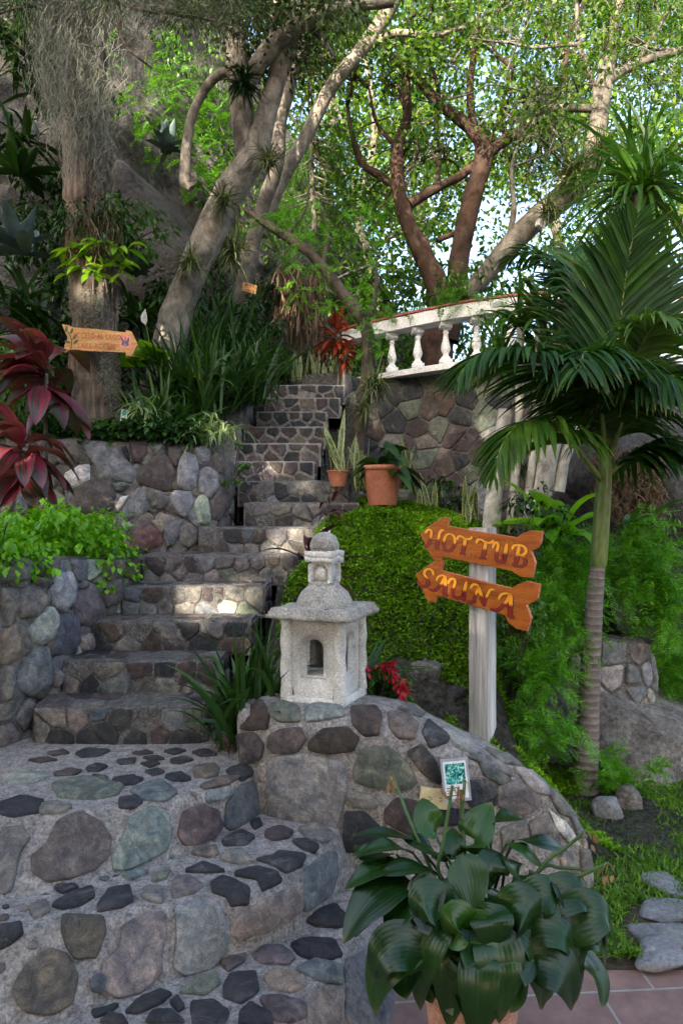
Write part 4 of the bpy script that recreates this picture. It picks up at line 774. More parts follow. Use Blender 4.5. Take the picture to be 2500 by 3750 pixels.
for k, (x, y) in enumerate(bp):
    if k == 0: continue
    if bo is None:
        m = M(); prof = [(.03, .055), (.042, .062), (.045, .085), (.03, .10), (.026, .115), (.036, .14), (.046, .17), (.044, .20), (.034, .25), (.026, .30), (.022, .345), (.03, .352), (.03, .362), (.022, .37), (.024, .385), (.034, .395)]
        prof = [(r*1.12, z*.98) for r, z in prof]
        lathe(m, prof, seg=16); box(m, (0, 0, .03), (.13, .13, .056)); box(m, (0, 0, .425), (.13, .13, .07), bev=.006); m.v = [v+np.array([x, y, 3.385]) for v in m.v]
        bo = m.build('baluster', WHITE, BT); bx = (x, y)
    else: c = bo.copy(); C.objects.link(c); c.parent = BT; c.location = (x-bx[0], y-bx[1], 0)

# ------------------------------------------------------------------ pots
def pot(label, c, r, h, mat, group=None, rim=.12, weave=0):
    t = thing('flower_pot', label, 'pot', c, group or 'terracotta pots'); m = M()
    n = 44; a = np.linspace(0, 2*math.pi, n, endpoint=False); zs = np.linspace(0, 1-rim, 26); rr = np.outer(.70+.25*zs/(1-rim), np.ones(n))*r
    if weave: rr = rr*(1+.012*np.sign(np.sin(zs*90))[:, None]*np.sign(np.sin(22*a))[None]*weave)
    v = np.stack([rr*np.cos(a), rr*np.sin(a), np.repeat((zs*h)[:, None], n, 1)], -1).reshape(-1, 3)+np.array(c)
    m.add(v, np.array([(i*n+j, i*n+(j+1) % n, (i+1)*n+(j+1) % n, (i+1)*n+j) for i in range(25) for j in range(n)])); m.build('bowl', mat, t)
    m = M(); lathe(m, [(r*.95, h*(1-rim)), (r*1.0, h*(1-rim)+.002), (r*1.02, h*(1-rim*.5)), (r*1.0, h), (r*.92, h), (r*.9, h*.93)], c, n, noise=.01); m.build('rim', mat, t)
    m = M(); lathe(m, [(r*.9, h*.93), (r*.5, h*.95), (.001, h*.95)], c, 20); m.build('soil', SOIL, t); return t
pot('large pale terracotta pot under the broad dark leaves on the patio', (.405, 2.13, .003), .155, .35, TERRAL)
pp = at(1400, 1850, 5.2); pot('woven-pattern orange pot standing on the mossy bank beside the steps', pp, .152, .30, TERRA, weave=1)
pp2 = at(1237, 1782, 5.35); pot('small brick-coloured pot of upright snake plants next to a stair end', pp2, .085, .125, TERRA)
pp3 = at(968, 1395, 7.5); pot('shallow red bowl pot at the foot of the far lantern', pp3, .115, .10, m_surface('red_clay', (.38, .075, .03), (.48, .11, .05), 6, .6, .3, .003, 80), rim=.4)

# ------------------------------------------------------------------ rocks
def stone(name, label, cat, c, size, seed, mat, sub=4, amp=.3, group=None, sq=.75, rz=0):
    m = M(); rock(m, (0, 0, 0), size, seed, sub=sub, amp=amp, sq=sq)
    if rz: a = m.v[0]; m.v[0] = np.stack([a[:, 0]*math.cos(rz)-a[:, 1]*math.sin(rz), a[:, 0]*math.sin(rz)+a[:, 1]*math.cos(rz), a[:, 2]], 1)
    m.v[0] = m.v[0]+np.array(c); o = m.build(name, mat); return tag(o, label, cat, group)
p = at(2290, 2820, 4.75); stone('boulder', 'huge grey boulder with a sloping face behind the palm trunk', 'boulder', (p[0]+.12, 5.0, -.02), (.80, .6, .66), 3, BOULD, 5, .22, 'boulders by the palm')
p = at(2400, 1900, 6.2); stone('boulder', 'tall dark boulder on the right edge draped with dry brown growth', 'boulder', (p[0]+.25, 6.6, 1.6), (1.0, .8, 1.25), 8, ROCKD, 5, .25, 'boulders by the palm')
SLATE = m_surface('slate', (.10, .105, .11), (.21, .215, .225), 5, .75, .6, .01, 60)
FL = [((2440, 3230), (.10, .08), 'uppermost grey flagstone at the right edge of the lawn'), ((2440, 3325), (.13, .07), 'wide grey flagstone second from the top of the row in the lawn'), ((2420, 3400), (.12, .065), 'third flagstone of the row with a slanting edge in the lawn'), ((2395, 3450), (.075, .05), 'smallest pale flagstone in the lawn row'), ((2415, 3490), (.12, .045), 'flagstone of the lawn row closest to the patio tiles')]
for k, ((x, y), (a, b), lab) in enumerate(FL):
    Y = (EYE-.06)*F/(y-1875); stone('flagstone', lab, 'flagstone', (*at(x, y, Y)[:2], .036), (a, b*1.25, .03), 40+k, SLATE, 4, .12, 'flagstones in the lawn', .5)
for k, (x, y, s, lab) in enumerate([(2225, 2965, .085, 'low grey border rock beside the palm base'), (2300, 2935, .075, 'whitish upright border rock beside the palm base')]):
    Y = (EYE-.07)*F/(y+15-1875); stone('border_rock', lab, 'rock', (*at(x, y, Y)[:2], .09), (s, s*.8, s*(.8+.4*k)), 50+k, SLATE if k == 0 else BOULD, 4, .25, 'border rocks by the palm')
RB = [(1930, 2660, 4.05, .19, 'pale jagged rock low on the bank right of the sign post', BOULD), (2040, 2600, 4.2, .2, 'bluish rock on the bank nearest the palm trunk', SLATE), (1990, 2760, 4.0, .16, 'small dark rock at the foot of the bank', ROCKD), (1560, 2480, 3.95, .16, 'rough grey rock showing through the bank behind the red flowers', BOULD), (1660, 2560, 3.85, .13, 'brownish rock on the bank left of the sign post', ROCKD), (2090, 2730, 4.15, .17, 'slab of grey rock leaning by the palm trunk', BOULD), (1860, 2540, 4.1, .16, 'mossy rock half sunk in the bank just right of the post', ROCKD), (1450, 2500, 3.9, .12, 'weathered rock behind the lantern and red flowers', BOULD)]
for k, (x, y, Y, s, lab, mt) in enumerate(RB): stone('rock', lab, 'rock', hits(x, y, 3.35)+[0, .04, 0], (s*.75, s*.6, s*.62), 60+k, mt, 5, .55, 'rocks on the bank')
# faced stone pier behind the palm
pw, _ = wall('stone_pier', 'short piece of faced stone wall right behind the ringed palm trunk', [(1.55, 5.0), (1.8, 4.75), (2.15, 4.8), (2.4, 5.2)], 0, [(0, .95), (.6, .9), (1, .4)], .3, MORTAR2, (), (.14, .02, dict(BLG=2, BLL=2, PUG=1, GYL=1), None), hst=.015)
# fallen twig and flood light
FLD = thing('flood_light', 'small pale box flood light clamped to the sloping branch', 'light', at(1978, 820, 7.6)); m = M(); box(m, at(1978, 820, 7.6), (.10, .07, .09), R(25), bev=.01, tilt=R(-20)); m.build('housing', WHITE, FLD, smooth=False); m = M(); box(m, at(1978, 850, 7.65), (.02, .02, .12)); m.build('bracket', INKB, FLD, smooth=False)
WS = thing('wooden_sign', 'small brown wooden board fixed high on a slender trunk', 'sign', at(913, 1055, 7.4)); m = M(); box(m, at(913, 1055, 7.4), (.155, .02, .10), R(18), bev=.004, tilt=R(-9)); m.build('board', PINE, WS, smooth=False)
m = M()
for k in range(2): box(m, at(913, 1046+18*k, 7.4)+[0, -.0125, 0], (.10, .002, .012), R(18), tilt=R(-9))
m.build('carved_lines', REDP, WS, smooth=False)
# ------------------------------------------------------------------ leaf materials
G_CAN = m_leaf('canopy_leaf', [(.012, .04, .006), (.03, .08, .009), (.06, .13, .012), (.13, .19, .018)], .5, .45, 0)
G_CAN2 = m_leaf('far_leaf', [(.016, .05, .008), (.04, .105, .012), (.13, .20, .02)], .5, .5, 0)
G_FINE = m_leaf('feathery_leaf', [(.035, .10, .02), (.06, .16, .025), (.10, .22, .03)], .5, .4, 0)
G_DARKF = m_leaf('dark_fine_leaf', [(.012, .026, .008), (.028, .05, .014), (.05, .07, .02)], .6, .3, 0)
G_FERN = m_leaf('bright_fern_leaf', [(.05, .18, .012), (.10, .28, .016), (.17, .38, .025)], .5, .4, 0)
G_DEEP = m_leaf('deep_green_leaf', [(.008, .026, .008), (.014, .042, .010), (.03, .075, .015)], .4, .12, .3, .3)
G_MID = m_leaf('mid_green_leaf', [(.03, .085, .02), (.045, .12, .022), (.08, .17, .03)], .4, .3, .35)
G_BUSH = m_leaf('bush_leaf', [(.09, .26, .012), (.16, .38, .016), (.24, .48, .03)], .4, .35, .3)
G_GRASS = m_leaf('strap_leaf', [(.012, .045, .015), (.022, .065, .018), (.04, .09, .02)], .4, .2, .1)
G_LAWN = m_leaf('grass_blade', [(.06, .14, .012), (.10, .22, .018), (.17, .30, .03)], .5, .35, 0)
G_MOSS = m_leaf('creeping_leaf', [(.075, .17, .010), (.125, .26, .014), (.21, .36, .03)], .6, .3, 0, .2, patch=2.6)
G_PALM = m_leaf('palm_leaflet', [(.010, .038, .010), (.016, .055, .012), (.035, .09, .016)], .45, .25, .12, .22, tip=.7)
G_PALMY = m_leaf('palm_leaflet_light', [(.03, .08, .02), (.055, .12, .02), (.09, .16, .03)], .45, .3, .12, .25, tip=.8)
G_POT = m_leaf('broad_pot_leaf', [(.005, .022, .006), (.009, .034, .009), (.012, .042, .010), (.026, .075, .014)], .31, .06, .10, .4, objr=True, tip=.35)
G_VAR = m_leaf('variegated_leaf', [(.05, .13, .04), (.08, .17, .06)], .45, .2, 0, edge=(.42, .47, .25))
G_SNAKE = m_leaf('snake_plant_leaf', [(.03, .075, .035), (.05, .10, .05)], .4, .05, 0, stripe=((.16, .21, .12), (.3, 6, 1)), edge=(.42, .40, .08))
G_AGAVE = m_leaf('agave_leaf', [(.055, .085, .09), (.08, .12, .12)], .55, .05, .1)
G_TILL = m_leaf('air_plant_leaf', [(.05, .065, .04), (.10, .12, .08), (.16, .17, .12)], .6, .15, 0)
G_DRY = m_leaf('dry_frond', [(.06, .036, .02), (.11, .068, .04), (.17, .125, .08)], .8, .2, 0)
G_YEL = m_leaf('lime_leaf', [(.10, .22, .02), (.20, .32, .03)], .35, .35, .3)
R_CORD = m_leaf('crimson_leaf', [(.08, .007, .018), (.19, .012, .042), (.30, .04, .075)], .3, .25, .15, .5, stripe=((.03, .055, .025), (2.2, .35, 1)))
R_DARK = m_leaf('dark_purple_leaf', [(.03, .008, .012), (.08, .012, .02)], .3, .15, .12, .5)
R_RED = m_leaf('scarlet_leaf', [(.18, .02, .008), (.32, .045, .012), (.12, .012, .008)], .4, .3, .1)
R_FLOW = m_leaf('red_bract', [(.35, .008, .025), (.5, .02, .05)], .5, .3, 0)
BROWNFL = m_leaf('dried_flower', [(.20, .11, .05), (.34, .21, .10)], .8, .25, 0)
WOODY = BARK_DK

def plant(name, label, cat, group=None):
    return lambda m, mat, part='foliage': None
def tuft(name, label, cat, c, n, L, W, mat, bend=.6, el=(35, 85), spread=.05, prof='strap', seg=5, fold=.1, group=None, az=(0, 2*math.pi), wave=0, stem=None):
    c = np.asarray(c, float); t = thing(name, label, cat, c, group); m = M()
    d = fan(n, el[0], el[1], az); p = c+np.c_[rng.normal(0, spread, (n, 2)), rng.uniform(-.01, .02, n)]
    leaves(m, p, d, L*rng.uniform(.6, 1.1, n), W*rng.uniform(.75, 1.2, n), seg, bend*rng.uniform(.5, 1.4, n), prof, fold, wave=wave)
    m.build('foliage', mat, t)
    if stem:
        s = M(); tube(s, [np.array(stem), (np.array(stem)+c)/2+rng.normal(0, .01, 3), c], [.016, .012, .01], 7); s.build('stem', BARK_GY, t)
    return t
def shrub(name, label, cat, c, r, n, L, W, mat, flat=.8, group=None, kind='leaf', stems=5, extra=None):
    c = np.asarray(c, float); t = thing(name, label, cat, c, group); m = M(); k = max(5, n//30)
    cs = c+np.array([0, 0, r*flat*.7])+sph(k)*rng.uniform(.2, 1, (k, 1))**.5*r*np.array([1, 1, flat]); clumps(m, cs, r*.38, max(6, n//k), L, W, kind=kind); m.build('foliage', mat, t)
    s = M()
    for q in cs[:stems]: tube(s, [c, (c+q)/2+rng.normal(0, .03*r, 3), q], [.012*r+.004, .003], 5)
    s.build('stem', WOODY, t)
    if extra: extra(t, cs)
    return t
def fern(name, label, cat, c, n, L, ll, lw, mat, npair=14, bend=.8, el=(10, 75), spread=.08, group=None, az=(0, 2*math.pi)):
    c = np.asarray(c, float); t = thing(name, label, cat, c, group); m = M(); d = fan(n, *el, az); p = c+rng.normal(0, spread, (n, 3))*[1, 1, .5]
    compound(m, p, d, L*rng.uniform(.6, 1.15, n), npair, ll, lw, bend*rng.uniform(.6, 1.3, n)); m.build('foliage', mat, t)
    s = M(); leaves(s, p, d, L*.95, .006, 5, bend, 'strap', 0); s.build('stalk', mat, t); return t

# ------------------------------------------------------------------ big potted plant
PLc = np.array([.405, 2.1, .40])
PLANT = thing('potted_plant', 'broad-leaved dark glossy plant spilling over the large pot at the foot of the curved wall', 'plant', PLc)
C8 = lambda x, y: (1250+x*.797, 2810+y*.797)
LV = [((440,330),(395,230),(372,142),112,2.28),((605,400),(625,280),(692,162),150,2.26),((690,262),(770,225),(838,250),78,2.25),((340,345),(200,305),(48,318),62,2.2),((335,405),(190,362),(58,430),72,2.15),((480,440),(390,365),(280,325),115,2.2),((300,440),(150,470),(15,562),112,2.12),
 ((420,475),(290,462),(172,500),92,2.08),((320,530),(150,600),(8,815),200,2.02),((350,545),(285,640),(205,768),165,1.98),((400,482),(392,620),(400,778),155,1.92),((540,410),(585,520),(602,690),150,1.98),((735,400),(690,470),(690,565),122,2.1),((655,595),(620,740),(568,930),185,1.86),
 ((765,590),(830,760),(842,1012),210,1.87),((800,500),(875,565),(945,645),140,2.02),((760,350),(850,395),(938,482),92,2.14),((790,335),(930,350),(1042,388),82,2.2),((955,505),(1045,620),(1062,805),142,1.98),((1040,535),(1140,680),(1182,835),122,2.0),((1090,560),(1195,670),(1268,858),80,2.03),
 ((1090,840),(1172,960),(1192,1105),142,1.95),((955,650),(1030,830),(1062,1005),102,1.95),((930,830),(935,960),(908,1088),132,1.98),((605,800),(588,960),(562,1155),172,1.88),((700,860),(680,1030),(638,1215),132,1.88),((480,780),(468,960),(512,1145),122,1.93),((335,770),(298,900),(300,1070),212,1.95),
 ((490,560),(488,650),(448,752),82,2.0),((530,430),(512,355),(512,280),92,2.3),((940,590),(975,660),(1000,740),90,2.05),((250,790),(215,880),(245,1000),110,2.02),((470,600),(520,690),(520,830),90,2.02),((870,760),(905,860),(960,960),120,2.0),((640,450),(660,520),(655,600),95,2.1),((420,620),(470,720),(440,860),110,2.0),((730,700),(740,830),(735,960),120,1.97),((1000,640),(1090,730),(1110,900),120,2.02),((180,620),(90,680),(60,780),150,2.1),((420,840),(400,960),(420,1090),130,1.98),((560,640),(520,760),(490,900),140,1.98),((860,620),(900,720),(900,850),150,2.0),((800,880),(800,1000),(770,1130),130,1.95),((1000,760),(1060,880),(1080,1040),120,2.0),((240,560),(180,600),(110,640),120,2.12),((640,700),(650,860),(655,1010),150,1.93),((520,500),(500,600),(470,680),120,2.05),((880,480),(920,540),(980,560),110,2.08),((700,560),(720,620),(700,700),120,2.03),((370,660),(340,760),(350,880),140,2.0),((760,420),(800,470),(820,540),110,2.12),((250,400),(130,400),(60,360),80,2.2)]
def bleaf(m, pts, W, seg=14, na=7, fold=.10, ph=0):
    a_, m_, c_ = [np.array(x, float) for x in pts]; m_ = 2*m_-.5*(a_+c_); n = seg+1; t = np.linspace(0, 1, n); P = (1-t[:, None])**2*a_+2*t[:, None]*(1-t[:, None])*m_+t[:, None]**2*c_; T = unit(np.gradient(P, axis=0)); c = np.array([.4, 2.12, .62])
    V = unit(P-c)*.8+np.array([0, -.35, .75]); S = unit(np.cross(T, V)); N = unit(np.cross(S, T)); N = N*np.where((N[:, 2:]-.6*N[:, 1:2]) < 0, -1, 1)
    w = np.where(t < .03, .06, np.sin(math.pi*np.clip(t, 0, 1)**.76)**.74*(1.04-.10*t))*W/2; a = np.linspace(-1, 1, na); rows = []
    for i in range(n):
        k = a*w[i]; lift = (np.abs(a)**1.3)*w[i]*fold*3.0-.5*w[i]*np.abs(a)**3*.35+.0010*np.cos(a*19)+.05*w[i]*np.sin(t[i]*11+ph+a*2)*np.abs(a)
        rows.append(P[i]+S[i]*k[:, None]+N[i]*lift[:, None])
    g = np.array(rows); m.add(g.reshape(-1, 3), np.array([(i*na+j, i*na+j+1, (i+1)*na+j+1, (i+1)*na+j) for i in range(n-1) for j in range(na-1)]), 0, np.array([[(x+1)/2, tt] for tt in t for x in a]))
for k, (s, mid, tp, w, Yt) in enumerate(LV):
    m = M(); Ys_ = 2.12-.35*(2.12-Yt)*-.0; up = tp[1] < 350
    ys = 2.14 if not up else 2.2; a, b, c = at(*C8(*s), ys if up else (ys+Yt)/2+.02), at(*C8(*mid), (ys+Yt)/2-.025), at(*C8(*tp), Yt)
    bleaf(m, [a, b, c], w*.797*((ys+Yt)/2)/F*1.26, ph=k*1.7)
    base = PLc+np.array([rng.normal(0, .03), rng.normal(0, .03), 0]); tube(m, [base, (base+a)/2+np.array([0, 0, .05]), a], [.006, .005, .004], 6)
    m.build('leaf', G_POT, PLANT)
for k in range(24):                                                   # inner and lower leaves that fill the clump
    a0 = rng.uniform(-2.9, .2); rad = rng.uniform(.24, .42); z1 = rng.uniform(.16, .50); P0 = PLc+[rng.normal(0, .03), rng.normal(0, .03), .0]; P1 = PLc+[.45*rad*math.cos(a0), .40*rad*math.sin(a0), .08+rng.uniform(.02, .14)]; P2 = PLc+[rad*math.cos(a0)*1.05, rad*math.sin(a0)*.55, z1-.27]
    m = M(); bleaf(m, [P1, (P1+P2)/2+[.06*math.cos(a0), .05*math.sin(a0), .07], P2], rng.uniform(.115, .15), ph=k*2.3); tube(m, [P0, (P0+P1)/2, P1], [.006, .005, .004], 6); m.build('leaf', G_POT, PLANT)
GSTALK = m_plain('green_stalk', (.05, .11, .03), .5)
for pts, fl in (([(315, 250, 2.2), (280, 160, 2.25), (232, 30, 2.3)], (205, 25)), ([(445, 480, 2.12), (470, 330, 2.12), (510, 85, 2.15)], (500, 92)), ([(555, 215, 2.25), (560, 140, 2.25), (566, 60, 2.25)], (590, 60)), ([(930, 445, 2.1), (1030, 370, 2.08), (1125, 290, 2.05)], (1170, 320)), ([(1060, 525, 2.08), (1150, 475, 2.06), (1225, 440, 2.05)], (1232, 440)), ([(920, 465, 2.15), (1000, 462, 2.15), (1098, 468, 2.15)], (1100, 470))):
    m = M(); q = [at(*C8(x, y), Y) for x, y, Y in pts]; tube(m, [PLc, q[0]*.6+PLc*.4]+q, [.007, .006, .0055, .005], 7); st = m.build('flower_stalk', GSTALK, PLANT)
    m = M(); n = 6; tip = q[-1]; d = fan(n, -75, 10); leaves(m, np.tile(tip, (n, 1)), fan(n, -30, 50), .035, .003, 3, 1.4, 'strap'); 
    hp = tip+d*.03+[0, 0, -.012]; leaves(m, hp, np.tile([0, 0, -1.], (n, 1))+rng.normal(0, .25, (n, 3)), .032*rng.uniform(.7, 1.2, n), .012, 4, 0, 'leaf', .3, U=rng.normal(0, 1, (n, 3))); m.build('dried_flower', BROWNFL, st)

# ------------------------------------------------------------------ palm
PALM = thing('palm_tree', 'small palm with a ringed grey trunk, smooth green crownshaft and arching dark fronds', 'palm', at(2135, 2893, 4.3))
tr = atl([(2135, 2905, 4.3), (2150, 2700, 4.3), (2163, 2400, 4.3), (2180, 2150, 4.3), (2190, 2060, 4.3)]); m = M(); P = spline(tr, 40); n = len(P)
r = np.interp(np.linspace(0, 1, n), [0, .04, .12, .35, .7, 1], [.118, .092, .078, .066, .052, .042]); r = r*(1-.05*(np.sin(np.arange(n)*1.15) > .72))
tube(m, P, r, 18, smooth=False, noise=.03)
def ringbark():
    m, n, l, b = nodes('ringed_palm_bark'); t = n.new('ShaderNodeTexCoord'); s = n.new('ShaderNodeSeparateXYZ'); l.new(t.outputs['UV'], s.inputs[0]); a = noise_n(n, l, 4, 4, .6)
    k = n.new('ShaderNodeMath'); k.operation = 'MULTIPLY_ADD'; l.new(s.outputs[1], k.inputs[0]); k.inputs[1].default_value = 21; mm = n.new('ShaderNodeMath'); mm.operation = 'MULTIPLY'; l.new(a.outputs[0], mm.inputs[0]); mm.inputs[1].default_value = 1.2; l.new(mm.outputs[0], k.inputs[2])
    f = n.new('ShaderNodeMath'); f.operation = 'FRACT'; l.new(k.outputs[0], f.inputs[0]); r = ramp(n, [(0, (.06, .05, .045)), (.14, (.22, .185, .17)), (.6, (.145, .12, .11)), (1, (.11, .09, .085))]); l.new(f.outputs[0], r.inputs[0])
    g = noise_n(n, l, 25, 6, .7); r2 = ramp(n, [(.3, (.7,)*3), (.7, (1.25,)*3)]); l.new(g.outputs[0], r2.inputs[0]); l.new(mixc(n, l, 1., r.outputs[0], r2.outputs[0], 'MULTIPLY'), b.inputs['Base Color']); b.inputs['Roughness'].default_value = .85; bump(n, l, b, f.outputs[0], .5, .01); return m
m.build('trunk', ringbark(), PALM)
SHAFT = m_surface('crownshaft_green', (.07, .12, .03), (.17, .21, .06), 3, .4, .15, .003, 30, mp=(1, 1, .3))
m = M(); tube(m, atl([(2189, 2075, 4.3), (2192, 2040, 4.3), (2205, 1850, 4.3), (2214, 1740, 4.3), (2218, 1640, 4.3)]), [.046, .052, .050, .042, .03], 16); m.build('crownshaft', SHAFT, PALM)
def frond(pts, ll, mat, n=44, w=.046, up=(0, 0, 1), lift=.35, droop=.7, t0=.16, fw=.75):
    m = M(); P = spline(atl(pts), 12); P = resample(P, n); T = unit(np.gradient(P, axis=0)); i0 = int(n*t0); t = np.linspace(0, 1, n)[i0:]
    U = np.tile(np.array(up, float), (n, 1)); S = unit(np.cross(T, U)); N = np.cross(S, T); sz = np.sin(math.pi*np.clip(t*.80+.17, 0, 1))**.7
    for sg in (-1, 1):
        k = len(t); d = unit(S[i0:]*sg+T[i0:]*(fw+.7*t[:, None]**2)+N[i0:]*lift+rng.normal(0, .07, (k, 3)))
        leaves(m, P[i0:]+rng.normal(0, .004, (k, 3)), d, ll*sz*rng.uniform(.88, 1.08, k), w*np.minimum(1, sz+.2), 6, droop*rng.uniform(.7, 1.3, k), 'sword', .16, U=N[i0:]+rng.normal(0, .15, (k, 3)))
    f = m.build('frond', mat, PALM); m = M(); tube(m, P, [.020, .014, .010, .006, .003], 7, smooth=False); m.build('rachis', SHAFT, f); return f
frond([(2216, 1700, 4.3), (2165, 1500, 4.2), (2060, 1375, 4.05), (1935, 1300, 3.9), (1815, 1283, 3.8), (1725, 1320, 3.72), (1672, 1395, 3.68)], .58, G_PALM, 91, .039, lift=.2)
frond([(2204, 1765, 4.3), (2120, 1650, 4.1), (2050, 1570, 3.95), (1960, 1540, 3.82), (1880, 1570, 3.72), (1830, 1650, 3.66), (1812, 1750, 3.64)], .46, G_PALMY, 78, .039, lift=.15, droop=.8, t0=.30)
frond([(2218, 1650, 4.3), (2243, 1400, 4.3), (2272, 1150, 4.3), (2300, 950, 4.25), (2335, 790, 4.2)], .56, G_PALM, 78, .039, up=(0, -1, .1), lift=.1, droop=.25, fw=1.3)
frond([(2220, 1660, 4.3), (2290, 1390, 4.15), (2370, 1220, 4.0), (2440, 1170, 3.9), (2510, 1220, 3.85)], .52, G_PALMY, 75, .039, droop=.8)
frond([(2225, 1690, 4.3), (2300, 1490, 4.1), (2380, 1395, 3.95), (2470, 1380, 3.8), (2580, 1440, 3.7)], .58, G_PALM, 75, .039, droop=1.0)
frond([(2222, 1740, 4.3), (2320, 1660, 4.3), (2420, 1620, 4.25), (2540, 1650, 4.2)], .5, G_PALM, 67, .039, droop=1.0)
frond([(2214, 1660, 4.35), (2195, 1380, 4.5), (2135, 1130, 4.6), (2030, 980, 4.7), (1930, 920, 4.8), (1840, 950, 4.85)], .55, G_PALM, 78, .039)
frond([(2220, 1660, 4.4), (2330, 1320, 4.6), (2430, 1050, 4.8), (2530, 900, 4.9)], .56, G_PALM, 72, .039, droop=.5)
frond([(2214, 1660, 4.25), (2195, 1450, 4.05), (2165, 1320, 3.85), (2140, 1290, 3.7), (2120, 1360, 3.5)], .55, G_PALM, 67, .039, droop=1.0)
frond([(2218, 1640, 4.3), (2215, 1420, 4.45), (2180, 1180, 4.6), (2120, 1000, 4.8), (2070, 900, 5.0)], .56, G_PALM, 72, .039, up=(0, -.6, .6), droop=.4, fw=1.0)

# ponytail palm, dracaena stems
c = at(2350, 690, 5.6); t = thing('ponytail_palm', 'tall slim plant with a fountain of long ribbon leaves at the top right', 'plant', at(2275, 960, 5.6)); m = M(); n = 190; d = fan(n, -25, 88)
leaves(m, c+rng.normal(0, .05, (n, 3)), d, rng.uniform(.6, 1.0, n), .032, 8, rng.uniform(.4, 1.3, n), 'strap', .15); m.build('foliage', G_MID, t)
m = M(); tube(m, atl([(2255, 1500, 5.6), (2265, 1200, 5.6), (2285, 960, 5.6), (2325, 800, 5.6), (2350, 680, 5.6)]), [.05, .045, .04, .04, .05], 10, noise=.15); m.build('trunk', BARK_PALE, t)
t = thing('dracaena', 'cluster of bare whitish dracaena stems rising behind the lower palm fronds', 'plant', hits(1960, 1920)); m = M()
for pts, w in (([(1865, 1960), (1880, 1800), (1898, 1560), (1905, 1200)], .035), ([(1925, 1960), (1938, 1790), (1955, 1600), (1975, 1180)], .03), ([(1955, 1990), (1975, 1850), (2015, 1640), (2040, 1540), (2060, 1100)], .075), ([(2040, 1800), (2060, 1690), (2085, 1580), (2100, 1150)], .05), ([(1795, 2000), (1800, 1900), (1815, 1760), (1850, 1500)], .065)):
    k = len(pts); tube(m, [at(x, y, 5.15) for x, y in pts], [w*1.1, w, w*.9, w*.8][:k], 10, noise=.15)
m.build('stem', m_bark('white_bark', (.26, .24, .21), (.52, .49, .44), 14, .5, .6, .01), t); m = M()
for x, y in ((1905, 1200), (1975, 1160), (2060, 1080), (2110, 1140), (1840, 1330), (1990, 1280)):
    n = 46; leaves(m, np.tile(at(x, y, 5.2), (n, 1))+rng.normal(0, .02, (n, 3)), fan(n, -20, 88), .46*rng.uniform(.6, 1.1, n), .034, 6, rng.uniform(.3, 1.0, n), 'sword', .15)
m.build('foliage', G_MID, t)

# ------------------------------------------------------------------ trees
def tree(name, label, branches, mat, loc, cat='tree', group=None, ridge=0):
    t = thing(name, label, cat, loc, group); m = M(); t['_'] = 0; del t['_']
    for pts, ws in branches:
        P = atl(pts); Yv = [p[2] for p in pts]; tube(m, P, [w*y/F/2 for w, y in zip(ws, Yv)], 72 if ridge else (20 if max(ws) > 60 else 9), 30 if ridge else 9, noise=.22, nscale=5, ridge=ridge)
    return t, m
def twigs(m, cl, tips):                      # thin twigs that carry the leaf clumps
    for q in cl:
        d = np.linalg.norm(tips-q, axis=1); k = np.argmin(d+(d < .05)*9); p = tips[k]; mid = (p+q)/2+rng.normal(0, .1, 3)
        tube(m, [p, mid, q], [.011, .007, .004], 4, 3, cap=False)
        for j in range(3): tube(m, [mid+(q-mid)*rng.uniform(0, 1), q+rng.normal(0, .25, 3)], [.005, .002], 3, 1, cap=False)
def Yc(pts, Y): return [(x, y, Y) for x, y in pts]
def region(n, x0, x1, y0, y1, Y0, Y1):
    x = rng.uniform(x0, x1, n); y = rng.uniform(y0, y1, n); Y = rng.uniform(Y0, Y1, n); return np.stack([(x-1250)/F*Y, Y, EYE-(y-1875)/F*Y], 1)
# shaggy trunk on the left
t, m = tree('cypress_tree', 'thick shaggy-barked trunk on the left carrying the arrow sign, hung with grey moss', [(Yc([(352, 1560), (350, 1400), (335, 1100), (318, 800), (300, 450), (280, 100), (262, -300)], 5.65), [190, 165, 150, 150, 140, 120, 100])], BARK_CY, at(360, 1520, 5.65), ridge=.035)
for k in range(24):                                                   # loose strips of bark
    a = rng.uniform(2.6, 6.8); z = rng.uniform(2.7, 5.5); x, y = at(350-(z-2.6)*14, 1500, 5.65)[:2]; r = .19*(1-.09*(z-2.6)); tube(m, [(x+r*math.cos(a), y+r*math.sin(a), z), (x+r*1.05*math.cos(a+.04), y+r*1.05*math.sin(a+.04), z+.25), (x+r*math.cos(a+.08), y+r*math.sin(a+.08), z+.5)], [.006, .014, .005], 5, 3, noise=.4)
for pts in ([(445, 40, 5.5), (440, 120, 5.5), (470, 180, 5.5), (560, 250, 5.6)], [(300, -50, 5.6), (500, 30, 5.4), (720, 60, 5.3), (850, 90, 5.3)], [(270, 50, 5.6), (120, 20, 5.3), (-50, 60, 5.1)]): tube(m, atl(pts), [.022, .016, .012, .008], 7, noise=.3)
m.build('trunk', BARK_CY, t); m = M(); cs = np.vstack([region(60, -80, 520, -160, 60, 5.0, 6.2), region(50, 480, 1000, -160, 80, 5.0, 6.0)]); n = 110
d = rng.normal(0, 1, (len(cs)*n, 3)); p = np.repeat(cs, n, 0)+unit(d)*rng.uniform(.02, .2, (len(d), 1)); quads(m, p, unit(d+[0, 0, -.6]), .06, .008); m.build('crown', G_DARKF, t)
